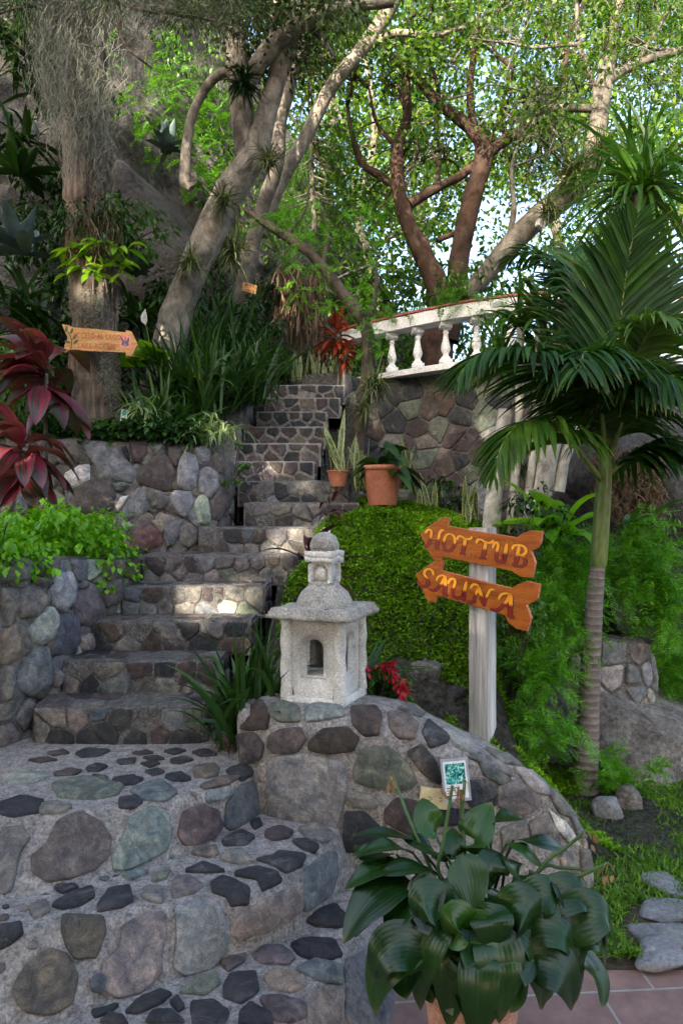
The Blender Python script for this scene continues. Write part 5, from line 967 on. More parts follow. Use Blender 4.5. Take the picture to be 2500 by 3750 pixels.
# leaning pale trees
t, m = tree('leaning_tree', 'pale smooth-barked tree leaning right with a thick forked trunk', [
 (Yc([(575, 1430), (600, 1350), (640, 1160), (750, 890), (845, 690), (930, 560), (985, 380), (1045, 190), (1100, 0), (1130, -250)], 6.3), [130, 125, 112, 112, 112, 98, 72, 70, 66, 50]),
 (Yc([(900, 630), (895, 500), (878, 330), (862, 150), (850, 0), (840, -250)], 6.35), [85, 88, 80, 76, 74, 60]),
 (Yc([(885, 310), (830, 262), (760, 310), (700, 430), (682, 560), (678, 660), (700, 690)], 6.3), [40, 36, 34, 36, 38, 46, 30]),
 (Yc([(885, 330), (980, 190), (1090, 95), (1200, 40), (1350, 14), (1440, 5)], 6.2), [60, 66, 60, 48, 40, 34]),
 (Yc([(1095, 60), (1160, 120), (1230, 210)], 6.3), [30, 20, 12]), (Yc([(940, 240), (990, 120), (1020, -40)], 6.35), [40, 34, 28])], BARK_PALE, at(585, 1400, 6.3))
m.build('trunk', BARK_PALE, t); m = M(); cs = np.vstack([region(80, 700, 1300, -200, 60, 5.6, 7), region(26, 860, 1120, 60, 260, 6.2, 6.6)]); clumps(m, cs, .28, 60, .07, .03); m.build('crown', G_DARKF, t)
t, m = tree('slender_tree', 'slender straight grey tree just right of the leaning trunk, with a small board on it', [(Yc([(850, 1300), (870, 1180), (905, 1000), (950, 790), (1015, 600), (1025, 450), (1070, 280), (1110, 130), (1140, -150)], 7.6), [78, 74, 62, 54, 50, 46, 44, 42, 36])], BARK_PALE, at(850, 1300, 7.6))
m.build('trunk', BARK_GY, t); m = M(); clumps(m, region(60, 950, 1300, -250, 120, 7, 8.5), .35, 60, .08, .04); m.build('crown', G_CAN, t)
t, m = tree('slanting_tree', 'pale trunk slanting up to the right behind the slender tree', [(Yc([(955, 860), (1000, 720), (1120, 500), (1210, 320), (1330, 170), (1430, 20), (1520, -200)], 7.9), [60, 56, 50, 50, 52, 52, 46]), (Yc([(1330, 170), (1450, 120), (1580, 130), (1690, 100)], 7.9), [26, 26, 22, 14])], BARK_PALE, at(955, 860, 7.9))
m.build('trunk', BARK_PALE, t); m = M(); clumps(m, region(75, 1120, 1750, -250, 230, 7.2, 9), .36, 60, .08, .04); m.build('crown', G_CAN, t)
# arching dark tree right of the stairs
t, m = tree('arching_tree', 'dark crooked little tree beside the stairs arching left with feathery leaves', [(Yc([(1300, 1720), (1312, 1600), (1332, 1470), (1346, 1360), (1350, 1250), (1322, 1165), (1215, 1020), (1120, 915), (990, 830), (900, 770)], 6.0), [70, 62, 56, 52, 50, 48, 42, 38, 30, 18]),
 (Yc([(1335, 1200), (1372, 1080), (1380, 930)], 6.0), [26, 18, 8]), (Yc([(1180, 980), (1200, 850), (1170, 740)], 6.0), [22, 14, 6]), (Yc([(1050, 860), (1120, 760), (1130, 660)], 6.0), [18, 12, 5])], BARK_DK, at(1300, 1700, 6.0))
m.build('trunk', BARK_DK, t); m = M(); cs = np.vstack([region(90, 1060, 1400, 720, 1150, 5.7, 6.3), region(16, 1320, 1420, 1100, 1300, 5.9, 6.1), region(14, 940, 1100, 760, 860, 5.9, 6.1)]); compound(m, np.repeat(cs, 3, 0), fan(len(cs)*3, -40, 40), .17, 12, .030, .011, .6); m.build('crown', G_FERN, t)
# red barked tree on the terrace
tips = []; t, m = tree('red_barked_tree', 'reddish peeling tree with twin twisting trunks growing behind the balustrade', [
 (Yc([(1590, 1380), (1600, 1250), (1612, 1090), (1560, 950), (1500, 830), (1462, 700), (1455, 540), (1490, 420), (1485, 240), (1500, 60)], 9), [130, 115, 90, 72, 62, 54, 42, 34, 26, 18]),
 (Yc([(1640, 1250), (1668, 1060), (1690, 900), (1730, 720), (1772, 570), (1735, 480), (1610, 380), (1510, 270), (1400, 170), (1330, 60)], 8.9), [80, 76, 72, 70, 66, 50, 40, 34, 26, 18]),
 (Yc([(1500, 745), (1590, 690), (1690, 640), (1740, 590)], 9), [40, 36, 32, 26]), (Yc([(1772, 570), (1850, 510), (1990, 410), (2060, 290), (2080, 120)], 8.9), [48, 40, 34, 26, 18]), (Yc([(1470, 710), (1390, 640), (1330, 600), (1290, 500), (1270, 380)], 9), [30, 30, 26, 20, 12]),
 (Yc([(1735, 480), (1720, 330), (1740, 150), (1760, -20)], 8.9), [34, 26, 20, 12]), (Yc([(1600, 880), (1700, 830), (1760, 720)], 9.2), [22, 20, 12]), (Yc([(1455, 540), (1380, 450), (1350, 320)], 9), [20, 14, 8]), (Yc([(1850, 510), (1840, 380), (1880, 250)], 8.9), [22, 16, 9])], BARK_RED, at(1600, 1330, 9))
for x, y in ((1500, 60), (1330, 60), (1740, 590), (2080, 120), (1270, 380), (1760, -20), (1350, 320), (1880, 250), (1610, 380), (1490, 420), (1590, 690), (1990, 410)): grow(m, at(x, y, 9), rng.normal(0, 1, 3)+[0, 0, .6], .9, .03, 3, tips, spread=.9)
m2 = m; TP = np.array(tips); m = M(); cl = (np.vstack([np.array(tips)[::3], region(56, 1150, 2100, -150, 600, 8.2, 10.5), region(16, 1150, 1420, 600, 900, 8.6, 10)])); twigs(m2, cl, TP); m2.build('trunk', BARK_RED, t); clumps(m, cl, .36, 46, .082, .05, flat=.65); m.build('crown', G_CAN, t)
# right hand tree
tips = []; t, m = tree('sloping_tree', 'grey tree on the right whose trunk slopes up and bends, wrapped in air plants', [(Yc([(1700, 1080), (1790, 990), (1900, 860), (2060, 720), (2150, 630), (2185, 480), (2212, 300), (2240, 150), (2265, 0), (2285, -200)], 7.8), [60, 66, 84, 90, 76, 64, 60, 50, 44, 36]), (Yc([(2180, 395), (2080, 395), (1985, 392), (1900, 370)], 7.8), [30, 26, 22, 14]), (Yc([(2215, 300), (2330, 230), (2500, 180)], 7.8), [40, 36, 28]), (Yc([(2190, 400), (2170, 300), (2120, 160), (2110, 0)], 7.8), [26, 22, 18, 12]), (Yc([(1850, 920), (1880, 780), (1875, 690)], 7.8), [26, 22, 12])], BARK_GY, at(1790, 990, 7.8))
for x, y in ((2285, -100), (2500, 180), (1900, 370), (2110, 0), (2120, 160), (2330, 230), (1875, 690)): grow(m, at(x, y, 7.8), rng.normal(0, 1, 3)+[0, -.2, .3], .8, .028, 3, tips, spread=.9)
cl = np.vstack([np.array(tips)[::3], region(52, 1900, 2560, -200, 420, 7, 9.2), region(20, 1850, 2250, 380, 800, 8.6, 9.6)]); twigs(m, cl, np.array(tips)); m.build('trunk', BARK_GY, t); m = M(); clumps(m, cl, .36, 42, .08, .045, flat=.65); c_ = region(70, 1900, 2560, -120, 260, 5.2, 6.8); compound(m, np.repeat(c_, 2, 0), fan(140, -70, 20), .26, 14, .045, .016, .7); m.build('crown', G_CAN, t)
# trees beyond
for x, lab, y0, y1, Yb, w in ((1180, 'pale-leaved tree far behind the slender trunks', -100, 800, 13.5, 420), (1560, 'tall leafy tree far behind the red-barked tree', -250, 900, 15, 520), (2050, 'tree with yellow-green leaves far behind the sloping trunk', -250, 900, 14.5, 560), (2520, 'sunlit tree far behind the ponytail palm', -200, 900, 14, 420), (1330, 'thin grey tree beyond the left end of the balustrade', 560, 1150, 12.5, 230)):
    tips = []; t, m = tree('background_tree', lab, [(Yc([(x+rng.uniform(-40, 40), 1330), (x+60, 1100), (x-20, 800), (x+40, 500), (x, 150)], Yb), [46, 40, 34, 28, 20])], BARK_GY, at(x, 1330, Yb), group='trees beyond the terrace')
    for k in range(9): grow(m, at(x+rng.uniform(-w*.4, w*.4), rng.uniform(max(0, y0+150), y1-100), Yb), rng.normal(0, 1, 3)+[0, 0, .5], 1.3, .04, 3, tips, spread=.9)
    m.build('trunk', BARK_GY, t); m = M(); k = int((y1-y0)*w/(3900 if x < 1900 else 2900)); clumps(m, np.vstack([np.array(tips)[::2], region(k, x-w, x+w, y0, y1, Yb-1, Yb+2.2)]), .46, 40, .13, .085, flat=.65); m.build('crown', G_CAN2, t)
t = thing('pine_sapling', 'soft feathery pine foliage drooping between the slender trunks and the stairs', 'tree', at(1150, 1150, 8.8)); m = M(); tube(m, atl(Yc([(1150, 1200), (1155, 900), (1140, 600), (1150, 380)], 8.8)), [.05, .04, .03, .02], 8)
cs = region(60, 1020, 1290, 420, 980, 8.4, 9.2)
for q in cs: tube(m, [at(1150, 1875-(q[2]-EYE)/q[1]*F-40, 8.8), q], [.012, .006], 5, 3)
m.build('trunk', BARK_GY, t); m = M(); n = 70; leaves(m, np.repeat(cs, n, 0)+rng.normal(0, .05, (n*60, 3)), fan(n*60, -60, 60), rng.uniform(.15, .3, n*60), .006, 3, .7, 'strap', 0); m.build('crown', G_MID, t)
# ------------------------------------------------------------------ hanging moss and air plants
def strands(m, P, L, w=.0024, seg=9, curl=.03):
    P = np.asarray(P, float); N = len(P); L = np.broadcast_to(L, N); pos = P.copy(); V = []; ph = rng.uniform(0, 6.28, N); fq = rng.uniform(.8, 2.2, N); cr = curl*rng.uniform(.4, 1.5, N)
    S = unit(rng.normal(0, 1, (N, 3))*[1, .6, .3]); dr = rng.normal(0, .10, (N, 3))
    for k in range(seg+1):
        q = P+dr*(k/seg)*L[:, None]; q[:, 2] = P[:, 2]-L*k/seg; q[:, 0] += cr*np.sin(ph+fq*k); q[:, 1] += cr*np.cos(ph*1.3+fq*k)
        V += [q-S*w/2, q+S*w/2]
    V = np.stack(V, 1); a = np.array([[2*k, 2*k+1, 2*k+3, 2*k+2] for k in range(seg)]); m.add(V.reshape(-1, 3), (a[None]+(np.arange(N)*2*(seg+1))[:, None, None]).reshape(-1, 4))
def moss(label, x0, x1, y0, y1, Y, n, L=.35):
    t = thing('spanish_moss', label, 'moss', at((x0+x1)/2, y0, Y), 'hanging grey moss'); m = M(); k = n; x = rng.normal((x0+x1)/2, (x1-x0)/3.6, k); y = y0+(y1-y0)*rng.uniform(0, 1, k)**1.3*(1-.55*np.abs((x-(x0+x1)/2)/(x1-x0)))
    P = np.stack([(x-1250)/F*Y, Y+rng.normal(0, .07, k), EYE-(y-1875)/F*Y], 1); strands(m, P, L*rng.uniform(.4, 1.2, k)); 
    strands(m, P[: k//2]+rng.normal(0, .03, (k//2, 3)), .12, .003, 6, .05); m.build('strands', MOSSGREY, t)
moss('long grey beard of moss hanging in front of the shaggy trunk, longest of the group', 170, 400, -60, 520, 5.35, 760, .42)
moss('grey moss beard hanging at the far upper left beside the shaggy trunk', 120, 260, -100, 380, 5.25, 520, .4)
moss('thin grey moss trailing along the right side of the shaggy trunk', 300, 430, 250, 640, 5.45, 260, .3)
moss('pale moss tufts under the twigs at the top centre left', 430, 700, -120, 60, 5.2, 260, .22)
moss('moss wisps hanging near the fork of the leaning tree', 720, 860, -80, 70, 5.6, 200, .22)
moss('ragged moss clinging below the arrow board on the shaggy trunk', 385, 425, 1260, 1460, 5.46, 110, .16)
moss('ragged moss clinging to the bark above the arrow board', 270, 410, 1060, 1190, 5.46, 160, .18)
moss('greenish moss sheet on the rock face behind the upper stairs', 1060, 1150, 880, 1130, 8.2, 200, .35)
def brom(label, x, y, Y, r, n=55, mat=None, w=.016, up=(-40, 85), dense=1.0):
    c = at(x, y, Y); t = thing('air_plant', label, 'air plant', c, 'air plants on the trunks'); m = M(); d = fan(n, *up)+[0, -.25, 0]; leaves(m, np.tile(c, (n, 1))+rng.normal(0, r*.10, (n, 3)), d, r*rng.uniform(.6, 1.25, n), w*rng.uniform(.6, 1.2, n), 6, rng.uniform(.2, 1.2, n), 'spike', .25); m.build('foliage', mat or G_TILL, t); return t
brom('big dark air plant high on the left fork of the leaning tree', 890, 310, 6.05, .26, 80, G_DEEP, .03)
brom('spiky air plant at the upper fork of the leaning trunk', 985, 590, 6.05, .24, 90); brom('grey air plant halfway up the leaning trunk', 820, 735, 6.05, .25, 90); brom('grey air plant low on the leaning trunk', 700, 960, 6.05, .26, 90)
brom('spiky air plant on the slender trunk behind the leaning tree', 850, 930, 7.2, .38, 110, None, .02); brom('wispy air plant on the crooked dark trunk beside the stairs', 1365, 1415, 5.8, .27, 130); brom('drooping air plant lower on the crooked dark trunk', 1335, 1500, 5.8, .2, 70)
brom('large mass of grey air plants wrapped round the sloping right trunk', 2110, 640, 7.5, .42, 260, None, .018); brom('air plants clustered on the sloping right trunk nearer the bend', 2200, 560, 7.5, .38, 160); brom('air plant low on the sloping right trunk', 2010, 770, 7.5, .34, 110); brom('air plant by the base of the terrace stems', 1905, 1720, 5.4, .22, 70)
t = thing('orchid_clump', 'bushy clump of orchids with fleshy yellow-green leaves wrapped round the shaggy trunk', 'orchids', at(345, 870, 5.4)); m = M(); cs = region(40, 240, 460, 740, 880, 5.35, 5.75); clumps(m, cs, .11, 24, .10, .022, kind='leaf'); m.build('dark_leaves', G_DEEP, t)
m = M(); cs = region(30, 240, 470, 880, 1010, 5.35, 5.6); n = 3; leaves(m, np.repeat(cs, n, 0), fan(90, -20, 50)+[0, -.3, 0], .19*rng.uniform(.6, 1.2, 90), .055, 5, .7, 'leaf', .2); m.build('broad_leaves', G_YEL, t)
m = M(); P = region(160, 240, 450, 720, 860, 5.32, 5.7); strands(m, P, .25, .006, 5, .02); m.build('dry_roots', G_DRY, t)

# ------------------------------------------------------------------ planting, left side
def cord(label, c, base, n, L, W, mat, el=(-25, 75), wave=.06, bend=.7, name='cordyline', flip=False):
    c = np.asarray(c, float); base = np.asarray(base, float); t = thing(name, label, 'plant', base, 'red-leaved cordylines'); m = M(); tube(m, [base, (c+base)/2+rng.normal(0, .02, 3), c+[0, 0, .05]], [.016, .014, .012], 8); m.build('stem', BARK_GY, t)
    m = M(); d = fan(n, *el); d[:, 1] -= .12; d[:, 0] *= np.where((d[:, 0] > .2) & (d[:, 2] > -.05) & flip, -1, 1); a = rng.permutation(n)/n; p = c+np.c_[rng.normal(0, .012, (n, 2)), .10*(np.arctan2(d[:, 2], np.hypot(d[:, 0], d[:, 1])))]; leaves(m, p, d, L*rng.uniform(.75, 1.12, n), W*rng.uniform(.8, 1.15, n), 9, bend*rng.uniform(.5, 1.4, n), 'blade', .16, wave=wave); m.build('foliage', mat, t); return t
cord('taller crimson cordyline with broad leaves left of the shaggy trunk', at(170, 1395, 4.5), (at(170, 1395, 4.5)[0]+.05, 4.55, 1.55), 38, .44, .135, R_CORD, (-35, 70), flip=True)
cord('lower crimson cordyline with drooping leaves at the left edge above the bush', at(85, 1690, 4.25), (at(85, 1690, 4.25)[0], 4.3, 1.5), 34, .37, .13, R_CORD, (-45, 70), bend=1.0)
cord('thin purple cordyline growing behind the carved lantern', at(1135, 2130, 3.95), (at(1150, 2400, 3.95)[0], 3.95, .75), 15, .36, .05, R_DARK, (5, 75)); cord('little dark purple cordyline on the mossy edge of the steps', at(1205, 1905, 4.85), hits(1205, 1935, 4.6), 10, .19, .03, R_DARK, (15, 80))
cord('fiery red cordyline at the top of the stairs in front of the rock', at(1232, 1250, 7.4), (at(1232, 1400, 7.4)[0], 7.4, 3.1), 46, .30, .05, R_RED, (-40, 85)); cord('second red cordyline low beside the balustrade end', at(1262, 1300, 7.3), (at(1262, 1420, 7.3)[0], 7.3, 3.1), 22, .2, .04, R_RED, (-40, 60))
BUSH = thing('bush', 'bright green small-leaved bush spilling over the low boulder wall', 'bush', (-1.75, 3.95, 1.5)); m = M(); s = rng.uniform(0, 1, 120); bx = np.interp(s, [0, .3, .6, 1], [-2.25, -1.86, -1.66, -1.44]); by = np.interp(s, [0, .3, .6, 1], [3.2, 3.45, 3.85, 4.55])
off = rng.uniform(-.55, .09, 120); cs = np.stack([bx+off*.85, by-off*.3, 1.60+rng.uniform(-.06, .26, 120)-.5*np.maximum(off-.0, 0)-.1*s], 1); clumps(m, cs, .12, 56, .050, .035, kind='leaf', flat=.7); hang = cs[off > 0]; clumps(m, hang+[.05, -.06, -.10], .08, 24, .052, .038, kind='leaf'); m.build('foliage', G_BUSH, BUSH)
m = M()
for q in cs[::4]: tube(m, [(q[0]-.12, q[1]+.08, 1.45), q], [.005, .003], 5, 3)
m.build('stem', WOODY, BUSH)
m = M(); n = 3200; X = rng.uniform(-3.3, -.95, n); Y = rng.uniform(5.0, 6.3, n); ok = (X < xl(Y)-.08); X, Y = X[ok], Y[ok]; Z = hill(X, Y); k = len(X); leaves(m, np.stack([X, Y, Z+rng.uniform(0, .12, k)], 1), fan(k, 5, 70), .085*rng.uniform(.6, 1.3, k), .055, 3, .7, 'leaf', .15); o = m.build('ground_cover', G_MID); tag(o, 'low dark rounded leaves covering the bed behind the upper boulder wall', 'ground cover', kind='stuff')
m = M(); n = 900; X = rng.uniform(-2.6, -1.05, n); Y = rng.uniform(4.94, 5.12, n); leaves(m, np.stack([X, Y, 2.33+rng.uniform(-.02, .13, n)], 1), fan(n, -10, 70, (math.pi, 2*math.pi)), .075*rng.uniform(.6, 1.3, n), .05, 3, .8, 'leaf', .15); o = m.build('trailing_cover', G_DEEP); tag(o, 'small glossy leaves trailing over the lip of the upper boulder wall', 'ground cover', kind='stuff')
SG = 'strap-leaved clumps on the left bank'
for x, y, Yy, L, lab in ((640, 1470, 5.9, .75, 'tall grassy clump at the foot of the leaning trunk'), (760, 1480, 5.9, .85, 'dense grassy clump in the middle of the left bank'), (860, 1440, 6.3, .85, 'grassy clump against the far lantern'), (700, 1330, 6.8, 1.0, 'tall dark grassy clump behind the leaning trunk'), (820, 1330, 7.0, 1.05, 'tall grassy clump left of the slender tree'), (930, 1440, 6.2, .7, 'arching grassy clump overhanging the top steps'), (600, 1560, 5.4, .5, 'short grassy clump by the blue-green card')):
    tuft('grass_clump', lab, 'plant', (at(x, y, Yy)[0], Yy, max(hz(at(x, y, Yy)[0], Yy), at(x, y, Yy)[2]-.1)), 90, L, .028, G_GRASS, .55, (45, 88), .10, 'strap', 6, group=SG)
for x, y, Yy, lab in ((735, 1610, 5.1, 'white-striped spider plant trailing at the right end of the upper wall'), (800, 1590, 5.25, 'spider plant beside the upper steps'), (520, 1510, 5.25, 'small striped spider plant beside the blue-green card')):
    tuft('spider_plant', lab, 'plant', at(x, y, Yy), 60, .30, .016, G_VAR, 1.1, (20, 80), .05, 'strap', 6, group='spider plants')
t = tuft('philodendron', 'big heart-shaped lime leaves lit up beside the shaggy trunk', 'plant', at(540, 1330, 5.8), 9, .34, .2, G_YEL, .5, (15, 70), .05, 'leaf', 6, az=(2.6, 5.5)); m = M(); leaves(m, [at(533, 1190, 5.7)], [[.05, -.2, 1]], .13, .07, 5, 0, 'leaf', .3); m.build('white_flower', WHITE, t); m = M(); tube(m, [at(540, 1330, 5.8), at(545, 1250, 5.74), at(533, 1190, 5.7)], .005, 5); m.build('flower_stalk', G_YEL, t)
tuft('croton', 'broad leaves with yellow veins at the foot of the leaning trunk', 'plant', at(660, 1400, 5.9), 20, .3, .09, m_leaf('yellow_veined', [(.02, .06, .015), (.04, .09, .02), (.10, .12, .02)], .35, .2, .9), .6, (0, 75), .06, 'leaf', 5)
AG = 'agaves and succulents on the rock'
for x, y, Yy, L, lab in ((612, 560, 8.0, .40, 'pale blue-green agave perched on the rock under the fern'), (85, 930, 5.6, .42, 'grey-green agave at the left edge of the rock'), (60, 640, 6.2, .42, 'dark agave high on the left edge'), (480, 1000, 7.0, .3, 'small agave at the foot of the dark slab')):
    tuft('agave', lab, 'agave', at(x, y, Yy), 22, L, .10, G_AGAVE if x != 60 else G_DEEP, .12, (-5, 75), .02, 'agave', 5, .3, group=AG)
# foliage on the cliff and the upper bank
CL = [(60, 180, 6.6, .55, 'drooping dark strap leaves at the upper left corner'), (150, 330, 6.9, .5, 'shaggy leaf clump on the left rock beside the moss'), (50, 520, 6.6, .5, 'long leaves hanging from the left rock'), (40, 1120, 5.4, .45, 'dark strap leaves low at the left edge'), (150, 1250, 5.8, .5, 'dark leaves behind the taller crimson cordyline'), (480, 1180, 6.6, .5, 'dark leaves behind the arrow board')]
for k, (x, y, Yy, L, lab) in enumerate(CL): tuft('leafy_clump', lab, 'plant', at(x, y, Yy), 55, L, .05, G_DEEP, .7, (-10, 80), .12, 'leaf', 6, group='dark leafy clumps on the left')
SH = [(120, 850, 6.3, .34, 'mid-green shrub on the left rock below the moss'), (250, 1080, 6.4, .32, 'leafy shrub left of the shaggy trunk'), (60, 1350, 5.1, .3, 'leafy shrub behind the crimson leaves at the left edge'), (470, 820, 6.6, .36, 'climbing shrub with lobed leaves right of the orchids'), (1010, 1330, 7.8, .25, 'small bright shrub behind the red bowl'), (90, 60, 6.2, .5, 'shadowy shrub in the top left corner'), (560, 1080, 7.4, .3, 'mossy shrub behind the leaning trunk'), (1180, 1330, 8.3, .35, 'dark shrub under the rock at the stair top'), (1000, 1120, 8.2, .4, 'dark shrub behind the slender trunk'), (760, 1080, 8.0, .5, 'deep shade shrub between the leaning and slender trunks'), (300, 1330, 6.5, .3, 'shrub behind the arrow board post')]
for x, y, Yy, r, lab in SH: shrub('shrub', lab, 'shrub', at(x, y, Yy)-[0, 0, r*.6], r, 520, .10, .045, G_DEEP if (x+y) % 3 else G_MID, group='shrubs on the left bank')
for x, y, Yy, L, lab, mt in ((560, 300, 8.6, .6, 'feathery fern on the rock at the upper left', G_FINE), (660, 380, 8.5, .55, 'feathery fern tree on the rock beside the arched branch', G_FINE), (740, 520, 8.2, .5, 'feathery leaves around the hanging arched branch', G_FINE), (800, 420, 8.4, .45, 'feathery green leaves left of the leaning tree fork', G_FINE), (760, 640, 8.1, .26, 'sunlit ferny leaves at the foot of the arched branch', G_FERN), (540, 440, 8.4, .4, 'fern growing from the crack above the agave', G_FINE)):
    fern('fern', lab, 'fern', at(x, y, Yy), 34, L*.85, .06, .022, mt, 14, .8, (-30, 70), .22, group='ferns on the rock')
t = thing('dry_fronds', 'brown curtain of dead hanging fronds on the bank above the far lantern', 'dead fronds', at(1080, 1000, 8.0)); m = M(); P = region(420, 1010, 1180, 960, 1220, 7.7, 8.1); leaves(m, P, fan(420, -85, 10), .45*rng.uniform(.4, 1.1, 420), .02, 5, 1.4, 'strap', .1); m.build('foliage', G_DRY, t)
for x, y, Yy, r, lab, mt in ((330, 420, 7.4, .45, 'dark foliage on the rock behind the moss beards', G_DEEP), (150, 700, 6.6, .35, 'dark shrub on the ledge above the grey-green agave', G_DEEP), (700, 230, 9.2, .6, 'foliage on the pale rock at the top', G_MID), (860, 480, 9.2, .6, 'foliage behind the leaning tree fork', G_CAN), (1000, 820, 9.4, .6, 'foliage on the rock behind the slender trunk', G_MID), (930, 1180, 7.4, .35, 'dark shrub beside the slender trunk', G_DEEP), (420, 1330, 6.2, .3, 'low leaves just right of the shaggy trunk', G_DEEP), (760, 900, 8.3, .25, 'dark leaves at the right edge of the slab', G_DEEP)):
    shrub('shrub', lab, 'shrub', at(x, y, Yy)-[0, 0, r*.6], r, 520, .09, .045, mt, group='shrubs on the left bank')
# snake plants
def snake(label, x, y, Yy, n, L, sp=.06): tuft('snake_plant', label, 'plant', at(x, y, Yy), n, L, .055, G_SNAKE, .03, (68, 89), sp, 'sword', 7, .18, group='snake plants', wave=.0)
snake('tall yellow-edged snake plant standing in the small brick-coloured pot', 1240, 1740, 5.33, 7, .52, .035); snake('snake plant between the two pots beside the steps', 1300, 1800, 5.45, 11, .45); snake('snake plant behind the orange pot', 1480, 1790, 5.4, 9, .4); snake('snake plant behind the crest of the mossy bank', 1570, 1890, 5.5, 9, .36, .07); snake('snake plant just above the hot tub board', 1710, 1910, 5.3, 8, .34, .05)
for k, (x, lab) in enumerate(((1010, 'snake plant left end of the row at the stair top'), (1080, 'snake plant in the row behind the top step'), (1150, 'snake plant under the red cordyline'), (1220, 'snake plant right end of the row at the stair top'))): snake(lab, x, 1400, 7.8, 12, .36, .09)
# iris clumps by the lantern
tuft('iris_clump', 'dense clump of dark sword leaves left of the near lantern', 'plant', (-.47, 3.52, .62), 110, .62, .027, G_GRASS, .5, (45, 88), .075, 'strap', 7); tuft('iris_clump', 'few arching sword leaves right of the near lantern', 'plant', at(1330, 2510, 3.62), 14, .42, .022, G_GRASS, .55, (25, 65), .03, 'strap', 7, az=(-.8, 1.2))
m = M(); n = 260; leaves(m, np.c_[rng.uniform(-.62, -.35, n), rng.uniform(3.4, 3.6, n), .61+rng.uniform(0, .03, n)], fan(n, -10, 30), .10, .006, 3, .4, 'strap', 0); tag(m.build('dry_litter', G_DRY), 'brown dead leaf litter under the sword leaves', 'litter', kind='stuff')
shrub('creeper', 'little green creeper on the end of the upper boulder wall beside the steps', 'creeper', at(855, 1760, 5.15), .11, 160, .03, .02, G_MID, 1.6)
# red flowers
def reds(t, cs):
    m = M(); 
    for x, y in ((1432, 2440), (1440, 2475), (1455, 2505), (1472, 2535), (1340, 2452), (1410, 2445), (1478, 2520)):
        n = 18; leaves(m, at(x, y, 3.45)+rng.normal(0, .012, (n, 3)), fan(n, -60, 60), .035, .02, 3, .4, 'leaf', .3)
    m.build('flowers', R_FLOW, t)
shrub('flowering_plant', 'low plant with crimson flower heads right of the near lantern', 'plant', at(1390, 2560, 3.55), .15, 420, .055, .028, G_MID, .7, extra=reds)
# pot plants
pp = at(1400, 1850, 5.2); t = thing('potted_lily', 'broad-leaved green plant growing in the orange pot on the bank', 'plant', pp+[0, 0, .28]); m = M(); n = 22; leaves(m, pp+[0, 0, .28]+rng.normal(0, .03, (n, 3)), fan(n, 0, 80), .36*rng.uniform(.7, 1.1, n), .10, 8, .95, 'blade', .14); m.build('foliage', G_DEEP, t)
# banana like plant, climbers, asparagus ferns
tuft('canna_plant', 'plant with wide bright paddle leaves behind the crownshaft', 'plant', at(2050, 1960, 4.9), 11, .52, .17, G_BUSH, .6, (10, 78), .06, 'leaf', 8, .2); tuft('canna_plant', 'smaller paddle-leaved plant right of the palm trunk', 'plant', at(2330, 1930, 5.0), 8, .36, .12, G_MID, .7, (10, 70), .06, 'leaf', 8, .2)
AF = 'asparagus ferns around the palm'
for x, y, Yy, n, L, lab in ((2060, 2080, 4.75, 130, .42, 'billowing asparagus fern between the sign and the palm trunk'), (2030, 2260, 4.5, 100, .36, 'shadowy asparagus fern tumbling down the bank left of the palm'), (2330, 2080, 5.0, 150, .48, 'largest bright asparagus fern to the right of the palm trunk'), (2430, 2230, 4.9, 110, .4, 'asparagus fern hanging over the rock at the right edge'), (2470, 2480, 5.3, 110, .45, 'asparagus fern trailing down beside the sloping boulder'), (2240, 2860, 4.3, 50, .2, 'little asparagus fern at the foot of the palm'), (1990, 2680, 4.0, 45, .2, 'sparse asparagus fern among the bank rocks'), (1960, 2460, 4.2, 60, .28, 'asparagus fern draping the rocks right of the post')):
    c = at(x, y, Yy); t = thing('asparagus_fern', lab, 'fern', c, AF); m = M(); d = fan(n, -25, 80); d[:, 1] -= .25; p = c+rng.normal(0, .07, (n, 3)); Lr = L*rng.uniform(.6, 1.15, n)
    n2 = n; compound(m, p, d, Lr, 16, .060, .011, .75*rng.uniform(.6, 1.4, n2), fan=.8)
    for k in range(5):
        f_ = (k+1.5)/7; q = p+unit(d+np.array([0, 0, -1])*(.55*f_))*(Lr*f_)[:, None]; e_ = unit(rng.normal(0, 1, (n, 3))*.6+d+[0, 0, -.3]); compound(m, q, e_, .13*(1.2-.6*f_), 7, .034, .009, .5, fan=.7)
    m.build('foliage', G_FERN, t)
shrub('trailing_plant', 'dark trailing leaves below the sauna board on the bank', 'plant', at(1900, 2420, 4.15), .22, 420, .045, .03, G_MID, 1.1, group='trailing plants on the bank'); shrub('trailing_plant', 'leafy tangle above the bank right of the sign post', 'plant', at(1960, 2000, 4.9), .26, 480, .07, .03, G_DEEP, 1.0, group='trailing plants on the bank'); shrub('shrub', 'leafy shrub in the shade at the foot of the terrace wall', 'shrub', at(1640, 1870, 6.3), .25, 260, .09, .03, G_DEEP)
shrub('shrub', 'green shrub growing over the right boulder', 'shrub', at(2440, 2020, 6.0), .4, 500, .07, .03, G_MID); shrub('terrace_bush', 'leafy bush on the terrace behind the tiled rail', 'bush', at(1700, 1090, 8.0), .4, 520, .10, .04, G_MID); shrub('terrace_bush', 'bush on the terrace behind the right part of the balustrade', 'bush', at(2250, 1100, 8.6), .7, 700, .12, .05, G_CAN)
